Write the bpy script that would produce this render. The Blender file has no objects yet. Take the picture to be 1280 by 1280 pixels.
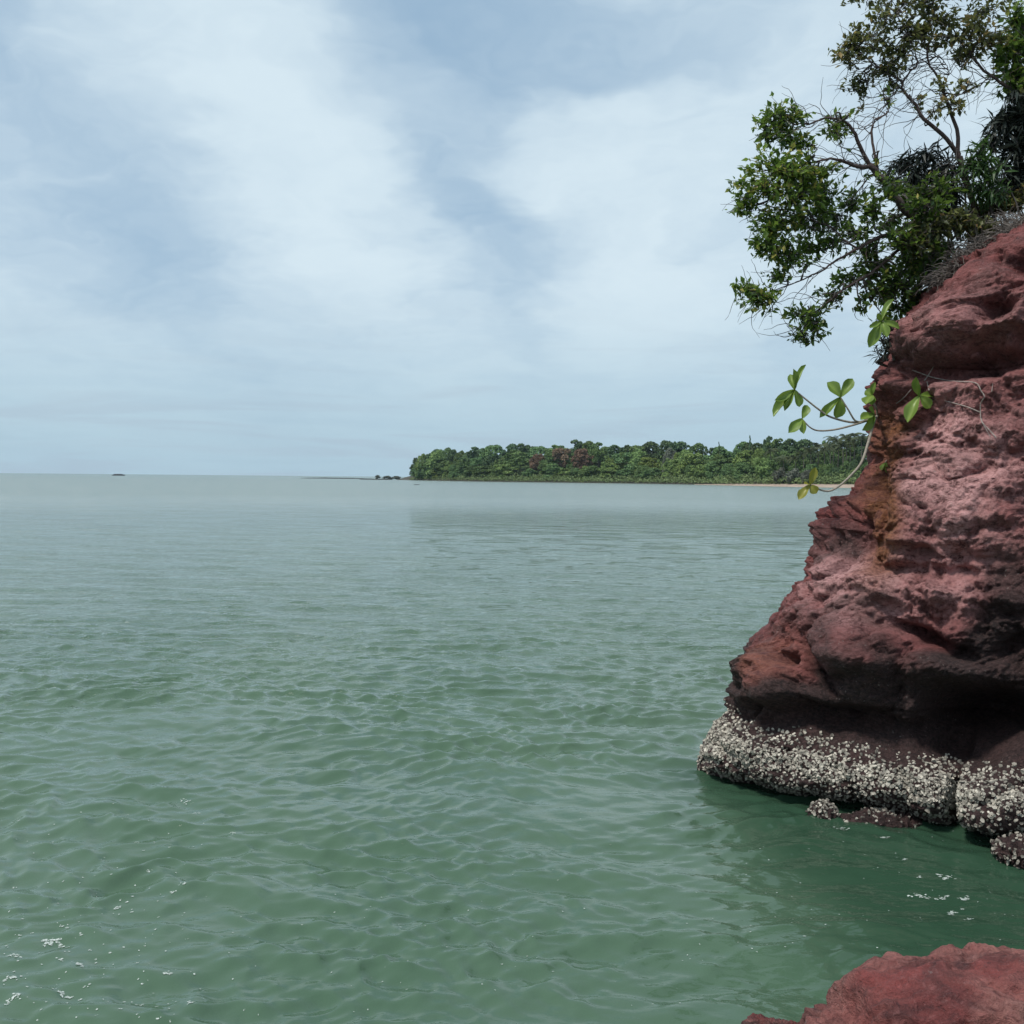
import bpy, math, random
import numpy as np
from mathutils import Vector, Matrix
from mathutils.bvhtree import BVHTree

scene = bpy.context.scene
COL = scene.collection
RNG = np.random.default_rng(7)
random.seed(7)

# ------------------------------------------------------------------ camera
EYE = np.array([0.0, 0.0, 2.8])
PITCH = math.atan((640 - 597.2) / 1280)
ROLL = math.radians(0.53)
F_ = np.array([0, math.cos(PITCH), -math.sin(PITCH)])
U0 = np.array([0, math.sin(PITCH), math.cos(PITCH)])
X0 = np.array([1.0, 0, 0])
R_ = math.cos(ROLL) * X0 + math.sin(ROLL) * U0
U_ = -math.sin(ROLL) * X0 + math.cos(ROLL) * U0
cam_data = bpy.data.cameras.new('camera')
cam = bpy.data.objects.new('camera', cam_data)
COL.objects.link(cam)
cam.matrix_world = Matrix(((R_[0], U_[0], -F_[0], EYE[0]), (R_[1], U_[1], -F_[1], EYE[1]),
                           (R_[2], U_[2], -F_[2], EYE[2]), (0, 0, 0, 1)))
cam_data.sensor_width = 36
cam_data.lens = 36
cam_data.clip_start = 0.1
cam_data.clip_end = 60000
scene.camera = cam
scene.render.resolution_x = scene.render.resolution_y = 1024


def P(px, py, d):
    """World point seen at photograph pixel (px, py), d metres along the view axis."""
    return EYE + d * (F_ + ((px - 640) / 1280) * R_ - ((py - 640) / 1280) * U_)


def proj(v):
    w = np.asarray(v) - EYE
    d = w @ F_
    d = np.where(np.abs(d) < 1e-6, 1e-6, d)
    return 640 + 1280 * (w @ R_) / d, 640 - 1280 * (w @ U_) / d, d


# ------------------------------------------------------------------ light
SUN_EL, SUN_AZ = math.radians(60), math.radians(-122)      # azimuth from +Y towards +X
sun_dir = np.array([math.sin(SUN_AZ) * math.cos(SUN_EL), math.cos(SUN_AZ) * math.cos(SUN_EL), math.sin(SUN_EL)])
sd = bpy.data.lights.new('sun', 'SUN')
sd.energy = 3.0
sd.angle = math.radians(9.0)
sd.color = (1.0, 0.95, 0.88)
sun = bpy.data.objects.new('sun', sd)
COL.objects.link(sun)
sun.rotation_euler = Vector(sun_dir).to_track_quat('Z', 'Y').to_euler()

world = bpy.data.worlds.new('World')
scene.world = world
world.use_nodes = True
scene.view_settings.view_transform = 'Standard'
scene.view_settings.look = 'None'
scene.view_settings.gamma = 1.0
scene.view_settings.exposure = 0.08
scene.view_settings.use_curve_mapping = False
scene.render.engine = 'CYCLES'
scene.cycles.use_denoising = True
scene.cycles.max_bounces = 5
scene.cycles.diffuse_bounces = 2
scene.cycles.glossy_bounces = 2
scene.cycles.transmission_bounces = 2
scene.cycles.transparent_max_bounces = 6
scene.cycles.sample_clamp_direct = 1.6
scene.cycles.sample_clamp_indirect = 2.0
scene.cycles.caustics_reflective = False
scene.cycles.caustics_refractive = False


class NT:
    """small helper round a node tree"""
    def __init__(self, tree):
        self.t = tree
        tree.nodes.clear()

    def n(self, kind, ins=None, **props):
        nd = self.t.nodes.new(kind)
        for k, v in props.items():
            setattr(nd, k, v)
        for k, v in (ins or {}).items():
            s = nd.inputs[k]
            if isinstance(v, bpy.types.NodeSocket):
                self.t.links.new(v, s)
            else:
                s.default_value = v
        return nd

    def m(self, op, a, b=0.0, c=0.0, clamp=False):
        nd = self.n('ShaderNodeMath', {0: a, 1: b, 2: c}, operation=op)
        nd.use_clamp = clamp
        return nd.outputs[0]

    def mix(self, fac, a, b, blend='MIX'):
        nd = self.n('ShaderNodeMix', data_type='RGBA', blend_type=blend)
        for s, v in ((nd.inputs[0], fac), (nd.inputs[6], a), (nd.inputs[7], b)):
            if isinstance(v, bpy.types.NodeSocket):
                self.t.links.new(v, s)
            else:
                s.default_value = (*v, 1) if isinstance(v, tuple) and len(v) == 3 else v
        return nd.outputs[2]

    def noise(self, vec, scale, detail=4, rough=0.55, dist=0.0, **kw):
        nd = self.n('ShaderNodeTexNoise', {'Vector': vec, 'Scale': scale, 'Detail': detail, 'Roughness': rough,
                                           'Distortion': dist}, **kw)
        return nd.outputs[0]

    def ramp(self, v, lo, hi, a=0.0, b=1.0, smooth=True):
        nd = self.n('ShaderNodeMapRange', {0: v, 1: lo, 2: hi, 3: a, 4: b},
                    interpolation_type='SMOOTHSTEP' if smooth else 'LINEAR')
        return nd.outputs[0]

    def scaled(self, vec, sx, sy, sz, loc=(0, 0, 0), rot=(0, 0, 0)):
        return self.n('ShaderNodeMapping', {0: vec, 1: loc, 2: rot, 3: (sx, sy, sz)}).outputs[0]


def build_sky():
    t = NT(world.node_tree)
    out = t.n('ShaderNodeOutputWorld')
    bg = t.n('ShaderNodeBackground', {'Strength': 1.0})
    t.t.links.new(bg.outputs[0], out.inputs[0])
    sky = t.n('ShaderNodeTexSky', sky_type='NISHITA', sun_disc=False)
    sky.sun_elevation = SUN_EL
    sky.sun_rotation = SUN_AZ
    sky.air_density = 1.0
    sky.dust_density = 1.2
    sky.ozone_density = 1.0
    clear = t.mix(1.0, sky.outputs[0], (0.085, 0.085, 0.085), 'MULTIPLY')
    d = t.n('ShaderNodeTexCoord').outputs['Generated']
    sp = t.n('ShaderNodeSeparateXYZ', {0: d})
    x, y, z = sp.outputs
    den = t.m('ADD', t.m('MAXIMUM', z, 0.0), 0.25)
    p = t.n('ShaderNodeCombineXYZ', {0: t.m('DIVIDE', x, den), 1: t.m('DIVIDE', y, den), 2: 0.0}).outputs[0]
    # slow warp gives the layer its wispy edges
    wn = t.n('ShaderNodeTexNoise', {'Vector': p, 'Scale': 2.6, 'Detail': 4, 'Roughness': 0.6})
    warp = t.n('ShaderNodeVectorMath', {0: wn.outputs[1], 1: (0.5, 0.5, 0.5)}, operation='SUBTRACT').outputs[0]
    warp = t.n('ShaderNodeVectorMath', {0: warp, 1: (0.42, 0.8, 0)}, operation='MULTIPLY').outputs[0]
    pw = t.n('ShaderNodeVectorMath', {0: p, 1: warp}, operation='ADD').outputs[0]
    sw = t.n('ShaderNodeSeparateXYZ', {0: pw})
    wx, wy = sw.outputs[0], sw.outputs[1]
    soft = t.noise(t.scaled(pw, 1.6, 0.7, 1, loc=(3.1, 0.4, 0)), 1.3, 4, 0.55)
    fine = t.noise(t.scaled(pw, 1.0, 1.6, 1, rot=(0, 0, 0.5)), 3.2, 5, 0.62, 0.3)

    def blob(cx, cy, rx, ry, skew=0.0):
        ux = t.m('DIVIDE', t.m('SUBTRACT', t.m('SUBTRACT', wx, cx), t.m('MULTIPLY', t.m('SUBTRACT', wy, cy), skew)), rx)
        uy = t.m('DIVIDE', t.m('SUBTRACT', wy, cy), ry)
        r2 = t.m('ADD', t.m('MULTIPLY', ux, ux), t.m('MULTIPLY', uy, uy))
        return t.m('POWER', 2.718, t.m('MULTIPLY', r2, -1.0))

    cover = t.m('ADD', 0.62, t.m('MULTIPLY', t.m('SUBTRACT', soft, 0.5), 1.0))
    cover = t.m('ADD', cover, t.m('MULTIPLY', t.m('SUBTRACT', fine, 0.5), 0.55))
    for cx, cy, rx, ry, sk, a in ((-0.70, 1.75, 0.24, 0.80, 0.0, -0.32), (-0.09, 1.85, 0.12, 0.5, 0.22, -0.36),
                                  (0.03, 1.36, 0.24, 0.17, 0.0, -0.62), (-0.40, 1.7, 0.20, 0.7, 0.05, 0.30),
                                  (0.22, 2.0, 0.22, 0.6, 0.1, 0.30)):
        cover = t.m('ADD', cover, t.m('MULTIPLY', blob(cx, cy, rx, ry, sk), a))
    cover = t.ramp(cover, -0.05, 0.98)
    # thin layer seen edge on near the horizon: even pale veil
    low = t.ramp(z, 0.0, 0.20, 1.0, 0.0)
    cover = t.m('ADD', t.m('MULTIPLY', cover, t.m('SUBTRACT', 1.0, t.m('MULTIPLY', low, 0.75))), t.m('MULTIPLY', low, 0.52))
    lowband = t.noise(t.scaled(d, 1.6, 1.6, 15.0, rot=(0.0, 0.03, 0.0)), 2.4, 5, 0.6, 0.7)
    cover = t.m('ADD', cover, t.m('MULTIPLY', t.m('SUBTRACT', lowband, 0.5), t.m('MULTIPLY', low, 1.0)), clamp=True)
    veil = t.mix(low, (0.66, 0.785, 0.86), (0.47, 0.64, 0.73))
    streak = t.ramp(lowband, 0.46, 0.66)
    veil = t.mix(t.m('MULTIPLY', t.m('MULTIPLY', streak, low), 0.65), veil, (0.40, 0.50, 0.60))
    base = t.mix(0.78, clear, (0.345, 0.51, 0.675))
    col = t.mix(t.m('MULTIPLY', cover, 0.96), base, veil)
    t.t.links.new(col, bg.inputs[0])


build_sky()

# ------------------------------------------------------------------ helpers
def perlin(p, seed=0):
    p = np.asarray(p, dtype=np.float64)
    pi = np.floor(p).astype(np.int64)
    pf = p - pi
    u = pf * pf * pf * (pf * (pf * 6 - 15) + 10)
    res = np.zeros(len(p))
    for cx in (0, 1):
        for cy in (0, 1):
            for cz in (0, 1):
                h = ((pi[:, 0] + cx) * 374761393 + (pi[:, 1] + cy) * 668265263 + (pi[:, 2] + cz) * 2147483647 + seed * 974634777)
                h &= 0xFFFFFFFF
                h = ((h ^ (h >> 13)) * 1274126177) & 0xFFFFFFFF
                h = h ^ (h >> 16)
                a = (h & 1023) * (2 * math.pi / 1024)
                b = ((h >> 10) & 1023) / 511.5 - 1
                s = np.sqrt(np.maximum(0, 1 - b * b))
                g = np.cos(a) * s * (pf[:, 0] - cx) + np.sin(a) * s * (pf[:, 1] - cy) + b * (pf[:, 2] - cz)
                wgt = (u[:, 0] if cx else 1 - u[:, 0]) * (u[:, 1] if cy else 1 - u[:, 1]) * (u[:, 2] if cz else 1 - u[:, 2])
                res += wgt * g
    return res * 1.5


def fbm(p, freq, octv=4, gain=0.5, seed=0, ridged=False):
    r = np.zeros(len(p))
    a, tot = 1.0, 0.0
    for i in range(octv):
        v = perlin(np.asarray(p) * freq, seed + i * 17)
        if ridged:
            v = 1 - 2 * np.abs(v)
        r += a * v
        tot += a
        a *= gain
        freq *= 2.03
    return r / tot


def worley(p, freq, seed=0):
    """distance to nearest and second nearest feature point"""
    q = np.asarray(p) * freq
    ci = np.floor(q).astype(np.int64)
    f1 = np.full(len(q), 9.0)
    f2 = np.full(len(q), 9.0)
    for dx in (-1, 0, 1):
        for dy in (-1, 0, 1):
            for dz in (-1, 0, 1):
                c = ci + np.array([dx, dy, dz])
                h = (c[:, 0] * 374761393 + c[:, 1] * 668265263 + c[:, 2] * 1440662683 + seed * 97463) & 0xFFFFFFFF
                h = ((h ^ (h >> 13)) * 1274126177) & 0xFFFFFFFF
                o = np.stack([(h & 1023) / 1023, ((h >> 10) & 1023) / 1023, ((h >> 20) & 1023) / 1023], 1)
                dd = np.linalg.norm(c + o - q, axis=1)
                f2 = np.where(dd < f1, f1, np.minimum(f2, dd))
                f1 = np.minimum(f1, dd)
    return f1, f2


def mesh_from(name, verts, faces, mat=None, smooth=True, attrs=None):
    """faces: (n,3) or (n,4) int array, or list of them"""
    me = bpy.data.meshes.new(name)
    verts = np.asarray(verts, dtype=np.float32)
    arrs = faces if isinstance(faces, (list, tuple)) else [faces]
    arrs = [np.asarray(a, dtype=np.int32) for a in arrs if len(a)]
    me.vertices.add(len(verts))
    me.vertices.foreach_set('co', verts.ravel())
    nl = sum(a.size for a in arrs)
    npoly = sum(len(a) for a in arrs)
    me.loops.add(nl)
    me.polygons.add(npoly)
    me.loops.foreach_set('vertex_index', np.concatenate([a.ravel() for a in arrs]))
    starts, o = [], 0
    for a in arrs:
        k = a.shape[1]
        starts.append(o + np.arange(len(a)) * k)
        o += a.size
    me.polygons.foreach_set('loop_start', np.concatenate(starts).astype(np.int32))
    me.update(calc_edges=True)
    me.polygons.foreach_set('use_smooth', np.full(npoly, smooth))
    for k, v in (attrs or {}).items():
        v = np.asarray(v, dtype=np.float32)
        if v.ndim == 1:
            at = me.attributes.new(k, 'FLOAT', 'POINT')
            at.data.foreach_set('value', v)
        else:
            at = me.attributes.new(k, 'FLOAT_COLOR', 'POINT')
            at.data.foreach_set('color', np.concatenate([v, np.ones((len(v), 1), np.float32)], 1).ravel())
    if mat:
        me.materials.append(mat)
    me.validate()
    return me


def link(name, me, parent=None, label=None, category=None, group=None, kind=None, loc=None):
    o = bpy.data.objects.new(name, me)
    COL.objects.link(o)
    if loc is not None:
        o.location = loc
    if parent is not None:
        o.parent = parent
    for k, v in (('label', label), ('category', category), ('group', group), ('kind', kind)):
        if v:
            o[k] = v
    return o


def grid_faces(nr, nc, wrap=False):
    r = np.arange(nr - 1)[:, None]
    c = np.arange(nc if wrap else nc - 1)[None, :]
    c1 = (c + 1) % nc
    a = r * nc + c
    return np.stack([a, r * nc + c1, (r + 1) * nc + c1, (r + 1) * nc + c], -1).reshape(-1, 4)


def catmull(pts, n, closed=False):
    pts = np.asarray(pts, float)
    if closed:
        q = np.vstack([pts[-1], pts, pts[0], pts[1]])
    else:
        q = np.vstack([2 * pts[0] - pts[1], pts, 2 * pts[-1] - pts[-2]])
    segs = len(q) - 3
    tt = np.asarray(n) if np.ndim(n) else np.linspace(0, segs, n, endpoint=not closed)
    i = np.minimum(tt.astype(int), segs - 1)
    f = (tt - i)[:, None]
    p0, p1, p2, p3 = q[i], q[i + 1], q[i + 2], q[i + 3]
    return 0.5 * (2 * p1 + (p2 - p0) * f + (2 * p0 - 5 * p1 + 4 * p2 - p3) * f ** 2 + (3 * p1 - p0 - 3 * p2 + p3) * f ** 3)


class Tubes:
    def __init__(self):
        self.v, self.f, self.k = [], [], 0

    def add(self, pts, r0, r1, sides=6, n=None, wob=0.0):
        pts = np.asarray(pts, float)
        if n:
            pts = catmull(pts, n)
        m = len(pts)
        if wob:
            pts = pts + RNG.normal(0, wob, pts.shape) * np.linspace(0, 1, m)[:, None]
        rad = np.linspace(r0, r1, m) if np.ndim(r0) == 0 else np.interp(np.linspace(0, 1, m), np.linspace(0, 1, len(r0)), r0)
        tan = np.gradient(pts, axis=0)
        tan /= np.linalg.norm(tan, axis=1)[:, None] + 1e-9
        ref = np.where(np.abs(tan[:, 2:3]) > 0.9, np.array([[1.0, 0, 0]]), np.array([[0, 0, 1.0]]))
        a = np.cross(tan, ref)
        a /= np.linalg.norm(a, axis=1)[:, None] + 1e-9
        b = np.cross(tan, a)
        th = np.arange(sides) * 2 * math.pi / sides
        ring = pts[:, None, :] + rad[:, None, None] * (np.cos(th)[None, :, None] * a[:, None, :] + np.sin(th)[None, :, None] * b[:, None, :])
        self.v.append(ring.reshape(-1, 3))
        self.f.append(grid_faces(m, sides, True) + self.k)
        self.k += m * sides
        return pts

    def mesh(self, name, mat):
        return mesh_from(name, np.vstack(self.v), np.vstack(self.f), mat)


def norm(a):
    return a / (np.linalg.norm(a, axis=-1, keepdims=True) + 1e-9)


def leaf_mesh(name, pos, dirs, nrm, length, width, mat, tint, droop=0.0, wide=0.45):
    """many small folded leaves in one mesh"""
    n = len(pos)
    dirs = norm(dirs)
    side = norm(np.cross(dirs, nrm))
    nn = np.cross(side, dirs)
    L, W = length[:, None], width[:, None]
    base = pos
    mid = pos + dirs * L * 0.5 - nn * W * 0.18
    lf = pos + dirs * L * wide + side * W * 0.5
    rt = pos + dirs * L * wide - side * W * 0.5
    tip = pos + dirs * L - nn * L * droop
    v = np.stack([base, lf, rt, mid, tip], 1).reshape(-1, 3)
    k = (np.arange(n) * 5)[:, None]
    f = np.concatenate([k + np.array([[0, 3, 1]]), k + np.array([[0, 2, 3]]), k + np.array([[1, 3, 4]]), k + np.array([[3, 2, 4]])])
    return mesh_from(name, v, f, mat, smooth=False, attrs={'tint': np.repeat(tint, 5)})


# ------------------------------------------------------------------ materials
def new_mat(name):
    m = bpy.data.materials.new(name)
    m.use_nodes = True
    return m, NT(m.node_tree)


def finish(t, shader):
    out = t.n('ShaderNodeOutputMaterial')
    t.t.links.new(shader, out.inputs[0])


def water_material():
    m, t = new_mat('murky_green_sea')
    pos = t.n('ShaderNodeNewGeometry').outputs['Position']
    dist = t.n('ShaderNodeVectorMath', {0: pos}, operation='LENGTH').outputs[1]
    silt = t.noise(t.scaled(pos, 0.5, 0.22, 1.0), 0.35, 4, 0.55)
    body = t.mix(t.ramp(silt, 0.3, 0.7), (0.054, 0.103, 0.064), (0.076, 0.128, 0.084))
    # cliff shade and dark reflection painted into the water colour, with some drowned rock
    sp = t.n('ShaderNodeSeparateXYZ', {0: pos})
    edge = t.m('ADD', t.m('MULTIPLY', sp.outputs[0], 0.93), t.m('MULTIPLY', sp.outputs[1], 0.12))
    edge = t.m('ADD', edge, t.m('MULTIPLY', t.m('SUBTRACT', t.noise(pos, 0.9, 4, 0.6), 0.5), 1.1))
    reef = t.m('MULTIPLY', t.ramp(edge, 2.0, 3.2), t.ramp(sp.outputs[1], 9.5, 10.5, 1.0, 0.0))  # mask for the painted shade beside the cliff
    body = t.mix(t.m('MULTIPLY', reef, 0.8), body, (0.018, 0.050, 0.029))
    # ripples: fine ones everywhere, wavelets where the mesh no longer carries them
    def wavelets(vec, scale, floor, detail=4):
        return t.m('MAXIMUM', t.m('SUBTRACT', t.noise(vec, scale, detail, 0.55, 0.5), floor), 0.0)
    r1 = t.noise(t.scaled(pos, 1.0, 1.7, 1), 9.0, 3, 0.5, 0.3)
    r2 = wavelets(t.scaled(pos, 0.9, 1.5, 1, rot=(0, 0, 0.12)), 3.3, 0.42)
    r3 = wavelets(t.scaled(pos, 0.6, 1.3, 1, rot=(0, 0, -0.1)), 0.42, 0.50)
    r4 = wavelets(t.scaled(pos, 0.5, 1.0, 1, rot=(0, 0, 0.08)), 0.14, 0.48)
    h = t.m('MULTIPLY', t.m('MULTIPLY', r1, 0.006), t.ramp(dist, 10, 45, 1.0, 0.5))
    h = t.m('ADD', h, t.m('MULTIPLY', t.m('MULTIPLY', r2, 0.14), t.ramp(dist, 8, 20)))
    r25 = wavelets(t.scaled(pos, 0.8, 1.3, 1, rot=(0, 0, -0.15)), 1.05, 0.45)
    h = t.m('ADD', h, t.m('MULTIPLY', t.m('MULTIPLY', r25, 0.42), t.ramp(dist, 10, 34)))
    h = t.m('ADD', h, t.m('MULTIPLY', t.m('MULTIPLY', r3, 2.0), t.ramp(dist, 22, 80)))
    h = t.m('ADD', h, t.m('MULTIPLY', t.m('MULTIPLY', r4, 4.0), t.ramp(dist, 70, 220)))
    bump = t.n('ShaderNodeBump', {'Height': h, 'Distance': 1.0, 'Strength': 1.0})
    # turbid body colour under a clear surface; wind chop too small to see widens the reflection with distance
    fr = t.n('ShaderNodeFresnel', {'IOR': 1.333, 'Normal': bump.outputs[0]}).outputs[0]
    flat = t.n('ShaderNodeFresnel', {'IOR': 1.333}).outputs[0]
    fr = t.m('ADD', t.m('MULTIPLY', fr, 0.45), t.m('MULTIPLY', flat, 0.55))
    fr = t.m('MINIMUM', fr, t.ramp(dist, 25, 160, 0.80, 0.50))
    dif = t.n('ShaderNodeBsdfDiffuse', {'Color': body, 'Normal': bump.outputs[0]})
    glo = t.n('ShaderNodeBsdfGlossy', {'Color': (1, 1, 1, 1), 'Roughness': t.ramp(dist, 40, 130, 0.04, 0.21), 'Normal': bump.outputs[0]}, distribution='MULTI_GGX')
    mx = t.n('ShaderNodeMixShader', {0: fr, 1: dif.outputs[0], 2: glo.outputs[0]})
    finish(t, mx.outputs[0])
    return m


def rock_material(name, gloss=0.75, tone=1.0):
    m, t = new_mat(name)
    tc = t.n('ShaderNodeTexCoord').outputs['Object']
    pg = t.n('ShaderNodeAttribute', attribute_name='pigment')
    sp = t.n('ShaderNodeSeparateColor', {0: pg.outputs['Color']})
    pink, orange, dark = sp.outputs
    big = t.noise(tc, 1.1, 5, 0.6, 0.4)
    med = t.noise(t.scaled(tc, 1, 1, 1.8), 4.5, 6, 0.65, 0.6)
    fin = t.noise(t.scaled(tc, 1, 1, 1.5), 26, 5, 0.7, 0.5)
    vf = t.noise(tc, 110, 5, 0.65)
    c = t.mix(t.ramp(med, 0.32, 0.68), tuple(k * tone for k in (0.080, 0.023, 0.023)), tuple(k * tone for k in (0.235, 0.057, 0.053)))
    c = t.mix(t.m('MULTIPLY', t.ramp(big, 0.46, 0.66), 0.65), c, tuple(k * tone for k in (0.125, 0.058, 0.055)))
    c = t.mix(t.m('MULTIPLY', t.ramp(fin, 0.52, 0.72), 0.5), c, tuple(k * tone for k in (0.31, 0.125, 0.12)))
    c = t.mix(t.m('MULTIPLY', t.ramp(fin, 0.46, 0.30), 0.6), c, tuple(k * tone for k in (0.040, 0.017, 0.020)))
    # salt bleached pink
    pk = t.m('MULTIPLY', pink, t.ramp(t.m('ADD', t.m('MULTIPLY', fin, 0.6), t.m('MULTIPLY', med, 0.5)), 0.40, 0.62), clamp=True)
    c = t.mix(t.m('MULTIPLY', pk, 0.9), c, (0.66, 0.365, 0.355))
    og = t.m('MULTIPLY', orange, t.ramp(med, 0.25, 0.55), clamp=True)
    c = t.mix(og, c, t.mix(t.ramp(fin, 0.35, 0.7), (0.13, 0.045, 0.022), (0.30, 0.125, 0.055)))
    # black algae, wet splash zone, and shade painted into the recesses
    dk = t.ramp(t.m('ADD', dark, t.m('MULTIPLY', t.m('SUBTRACT', med, 0.5), 0.55)), 0.25, 0.70)
    c = t.mix(t.m('MULTIPLY', dk, 0.92), c, t.mix(t.ramp(fin, 0.35, 0.7), (0.007, 0.006, 0.006), (0.062, 0.038, 0.036)))
    c = t.mix(t.m('MULTIPLY', t.ramp(vf, 0.56, 0.74), 0.35), c, (0.33, 0.19, 0.185))
    c = t.mix(t.m('MULTIPLY', t.ramp(vf, 0.46, 0.28), 0.5), c, (0.022, 0.011, 0.012))
    # grey lichen flecks
    fl = t.m('MULTIPLY', t.ramp(t.noise(tc, 42, 2, 0.5), 0.67, 0.72), t.ramp(big, 0.45, 0.6))
    c = t.mix(t.m('MULTIPLY', fl, 0.5), c, (0.36, 0.31, 0.29))
    h = t.m('ADD', t.m('MULTIPLY', fin, 0.050), t.m('MULTIPLY', vf, 0.012))
    h = t.m('ADD', h, t.m('MULTIPLY', t.n('ShaderNodeTexVoronoi', {'Vector': t.scaled(t.n('ShaderNodeVectorMath', {0: tc, 1: t.n('ShaderNodeTexNoise', {'Vector': tc, 'Scale': 6.0}).outputs[1]}, operation='ADD').outputs[0], 1, 1, 1.6), 'Scale': 21.0}, feature='F1').outputs[0], 0.004))
    bump = t.n('ShaderNodeBump', {'Height': h, 'Distance': 1.0, 'Strength': 0.9})
    b = t.n('ShaderNodeBsdfPrincipled', {'Base Color': c, 'Roughness': gloss, 'Normal': bump.outputs[0], 'Specular IOR Level': 0.35})
    finish(t, b.outputs[0])
    return m


def shell_material():
    m, t = new_mat('oyster_shell')
    tint = t.n('ShaderNodeAttribute', attribute_name='tint').outputs['Fac']
    tc = t.n('ShaderNodeTexCoord').outputs['Object']
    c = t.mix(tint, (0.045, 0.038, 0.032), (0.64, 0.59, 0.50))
    c = t.mix(t.m('MULTIPLY', t.ramp(t.noise(tc, 60, 3), 0.5, 0.7), 0.4), c, (0.20, 0.175, 0.145))
    b = t.n('ShaderNodeBsdfPrincipled', {'Base Color': c, 'Roughness': 0.8})
    finish(t, b.outputs[0])
    return m


def leaf_material(name, dark, light, trans=0.35, gloss=0.45, yellow=None):
    m, t = new_mat(name)
    tint = t.n('ShaderNodeAttribute', attribute_name='tint').outputs['Fac']
    c = t.mix(tint, dark, light)
    if yellow:
        c = t.mix(t.ramp(tint, 0.93, 0.97), c, yellow)
    b = t.n('ShaderNodeBsdfPrincipled', {'Base Color': c, 'Roughness': gloss, 'Specular IOR Level': 0.4})
    tr = t.n('ShaderNodeBsdfTranslucent', {'Color': t.mix(0.5, c, light)})
    mx = t.n('ShaderNodeMixShader', {0: trans, 1: b.outputs[0], 2: tr.outputs[0]})
    finish(t, mx.outputs[0])
    return m


def bark_material(name, a, b_, scale=30):
    m, t = new_mat(name)
    tc = t.n('ShaderNodeTexCoord').outputs['Object']
    nz = t.noise(tc, scale, 5, 0.65)
    c = t.mix(t.ramp(nz, 0.3, 0.7), a, b_)
    bump = t.n('ShaderNodeBump', {'Height': nz, 'Distance': 0.01, 'Strength': 0.6})
    b = t.n('ShaderNodeBsdfPrincipled', {'Base Color': c, 'Roughness': 0.85, 'Normal': bump.outputs[0]})
    finish(t, b.outputs[0])
    return m


def plain_material(name, a, b_, scale=2.0, rough=0.9):
    m, t = new_mat(name)
    tc = t.n('ShaderNodeTexCoord').outputs['Object']
    c = t.mix(t.ramp(t.noise(tc, scale, 5, 0.6), 0.3, 0.7), a, b_)
    b = t.n('ShaderNodeBsdfPrincipled', {'Base Color': c, 'Roughness': rough})
    finish(t, b.outputs[0])
    return m


def canopy_material(name, a, b_):
    """distant foliage: tint per leaf clump plus a little difference from tree to tree"""
    m, t = new_mat(name)
    tint = t.n('ShaderNodeAttribute', attribute_name='tint').outputs['Fac']
    rnd = t.n('ShaderNodeObjectInfo').outputs['Random']
    c = t.mix(tint, a, b_)
    hs = t.n('ShaderNodeHueSaturation', {'Hue': t.ramp(rnd, 0, 1, 0.475, 0.52, False), 'Saturation': t.ramp(rnd, 0, 1, 0.95, 0.8, False),
                                         'Value': t.ramp(rnd, 0, 1, 0.75, 1.2, False), 'Color': c})
    b = t.n('ShaderNodeBsdfPrincipled', {'Base Color': hs.outputs[0], 'Roughness': 0.7, 'Specular IOR Level': 0.2})
    finish(t, b.outputs[0])
    return m


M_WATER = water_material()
M_ROCK = rock_material('red_rock')
M_SHELL = shell_material()
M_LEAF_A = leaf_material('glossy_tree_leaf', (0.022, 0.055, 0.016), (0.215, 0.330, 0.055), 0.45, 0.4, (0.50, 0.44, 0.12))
M_LEAF_B = leaf_material('olive_tree_leaf', (0.026, 0.044, 0.018), (0.235, 0.245, 0.075), 0.42, 0.45, (0.46, 0.30, 0.12))
M_LEAF_DARK = leaf_material('dark_strap_leaf', (0.012, 0.018, 0.016), (0.040, 0.052, 0.040), 0.2, 0.5)
M_LEAF_BAMBOO = leaf_material('bamboo_leaf', (0.022, 0.055, 0.018), (0.075, 0.150, 0.035), 0.35, 0.5)
M_BARK = bark_material('brown_bark', (0.040, 0.026, 0.024), (0.105, 0.068, 0.062))
M_TWIG = bark_material('grey_twig', (0.05, 0.042, 0.040), (0.11, 0.095, 0.088))
M_DRY = bark_material('dry_root_bark', (0.20, 0.16, 0.145), (0.36, 0.31, 0.28))
M_STEM = bark_material('pale_plant_stem', (0.20, 0.17, 0.14), (0.33, 0.29, 0.24), 50)

# ------------------------------------------------------------------ sea
NW = 72
wr = np.random.default_rng(21)
W_L = np.exp(wr.uniform(math.log(0.085), math.log(0.52), NW))
W_L[:6] = (3.1, 2.2, 1.6, 1.25, 1.0, 0.8)
W_TH = wr.normal(math.radians(-98), math.radians(40), NW)
W_TH[:6] = np.radians([-112, -96, -125, -84, -104, -118])
W_K = 2 * math.pi / W_L
W_S = 0.062 * np.clip((W_L / 0.20), 0.35, 1.0) ** 0.6 * wr.uniform(0.6, 1.3, NW)
W_S[:6] = (0.026, 0.030, 0.032, 0.038, 0.042, 0.046)
W_A = W_S / W_K
W_PH = wr.uniform(0, 2 * math.pi, NW)


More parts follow.
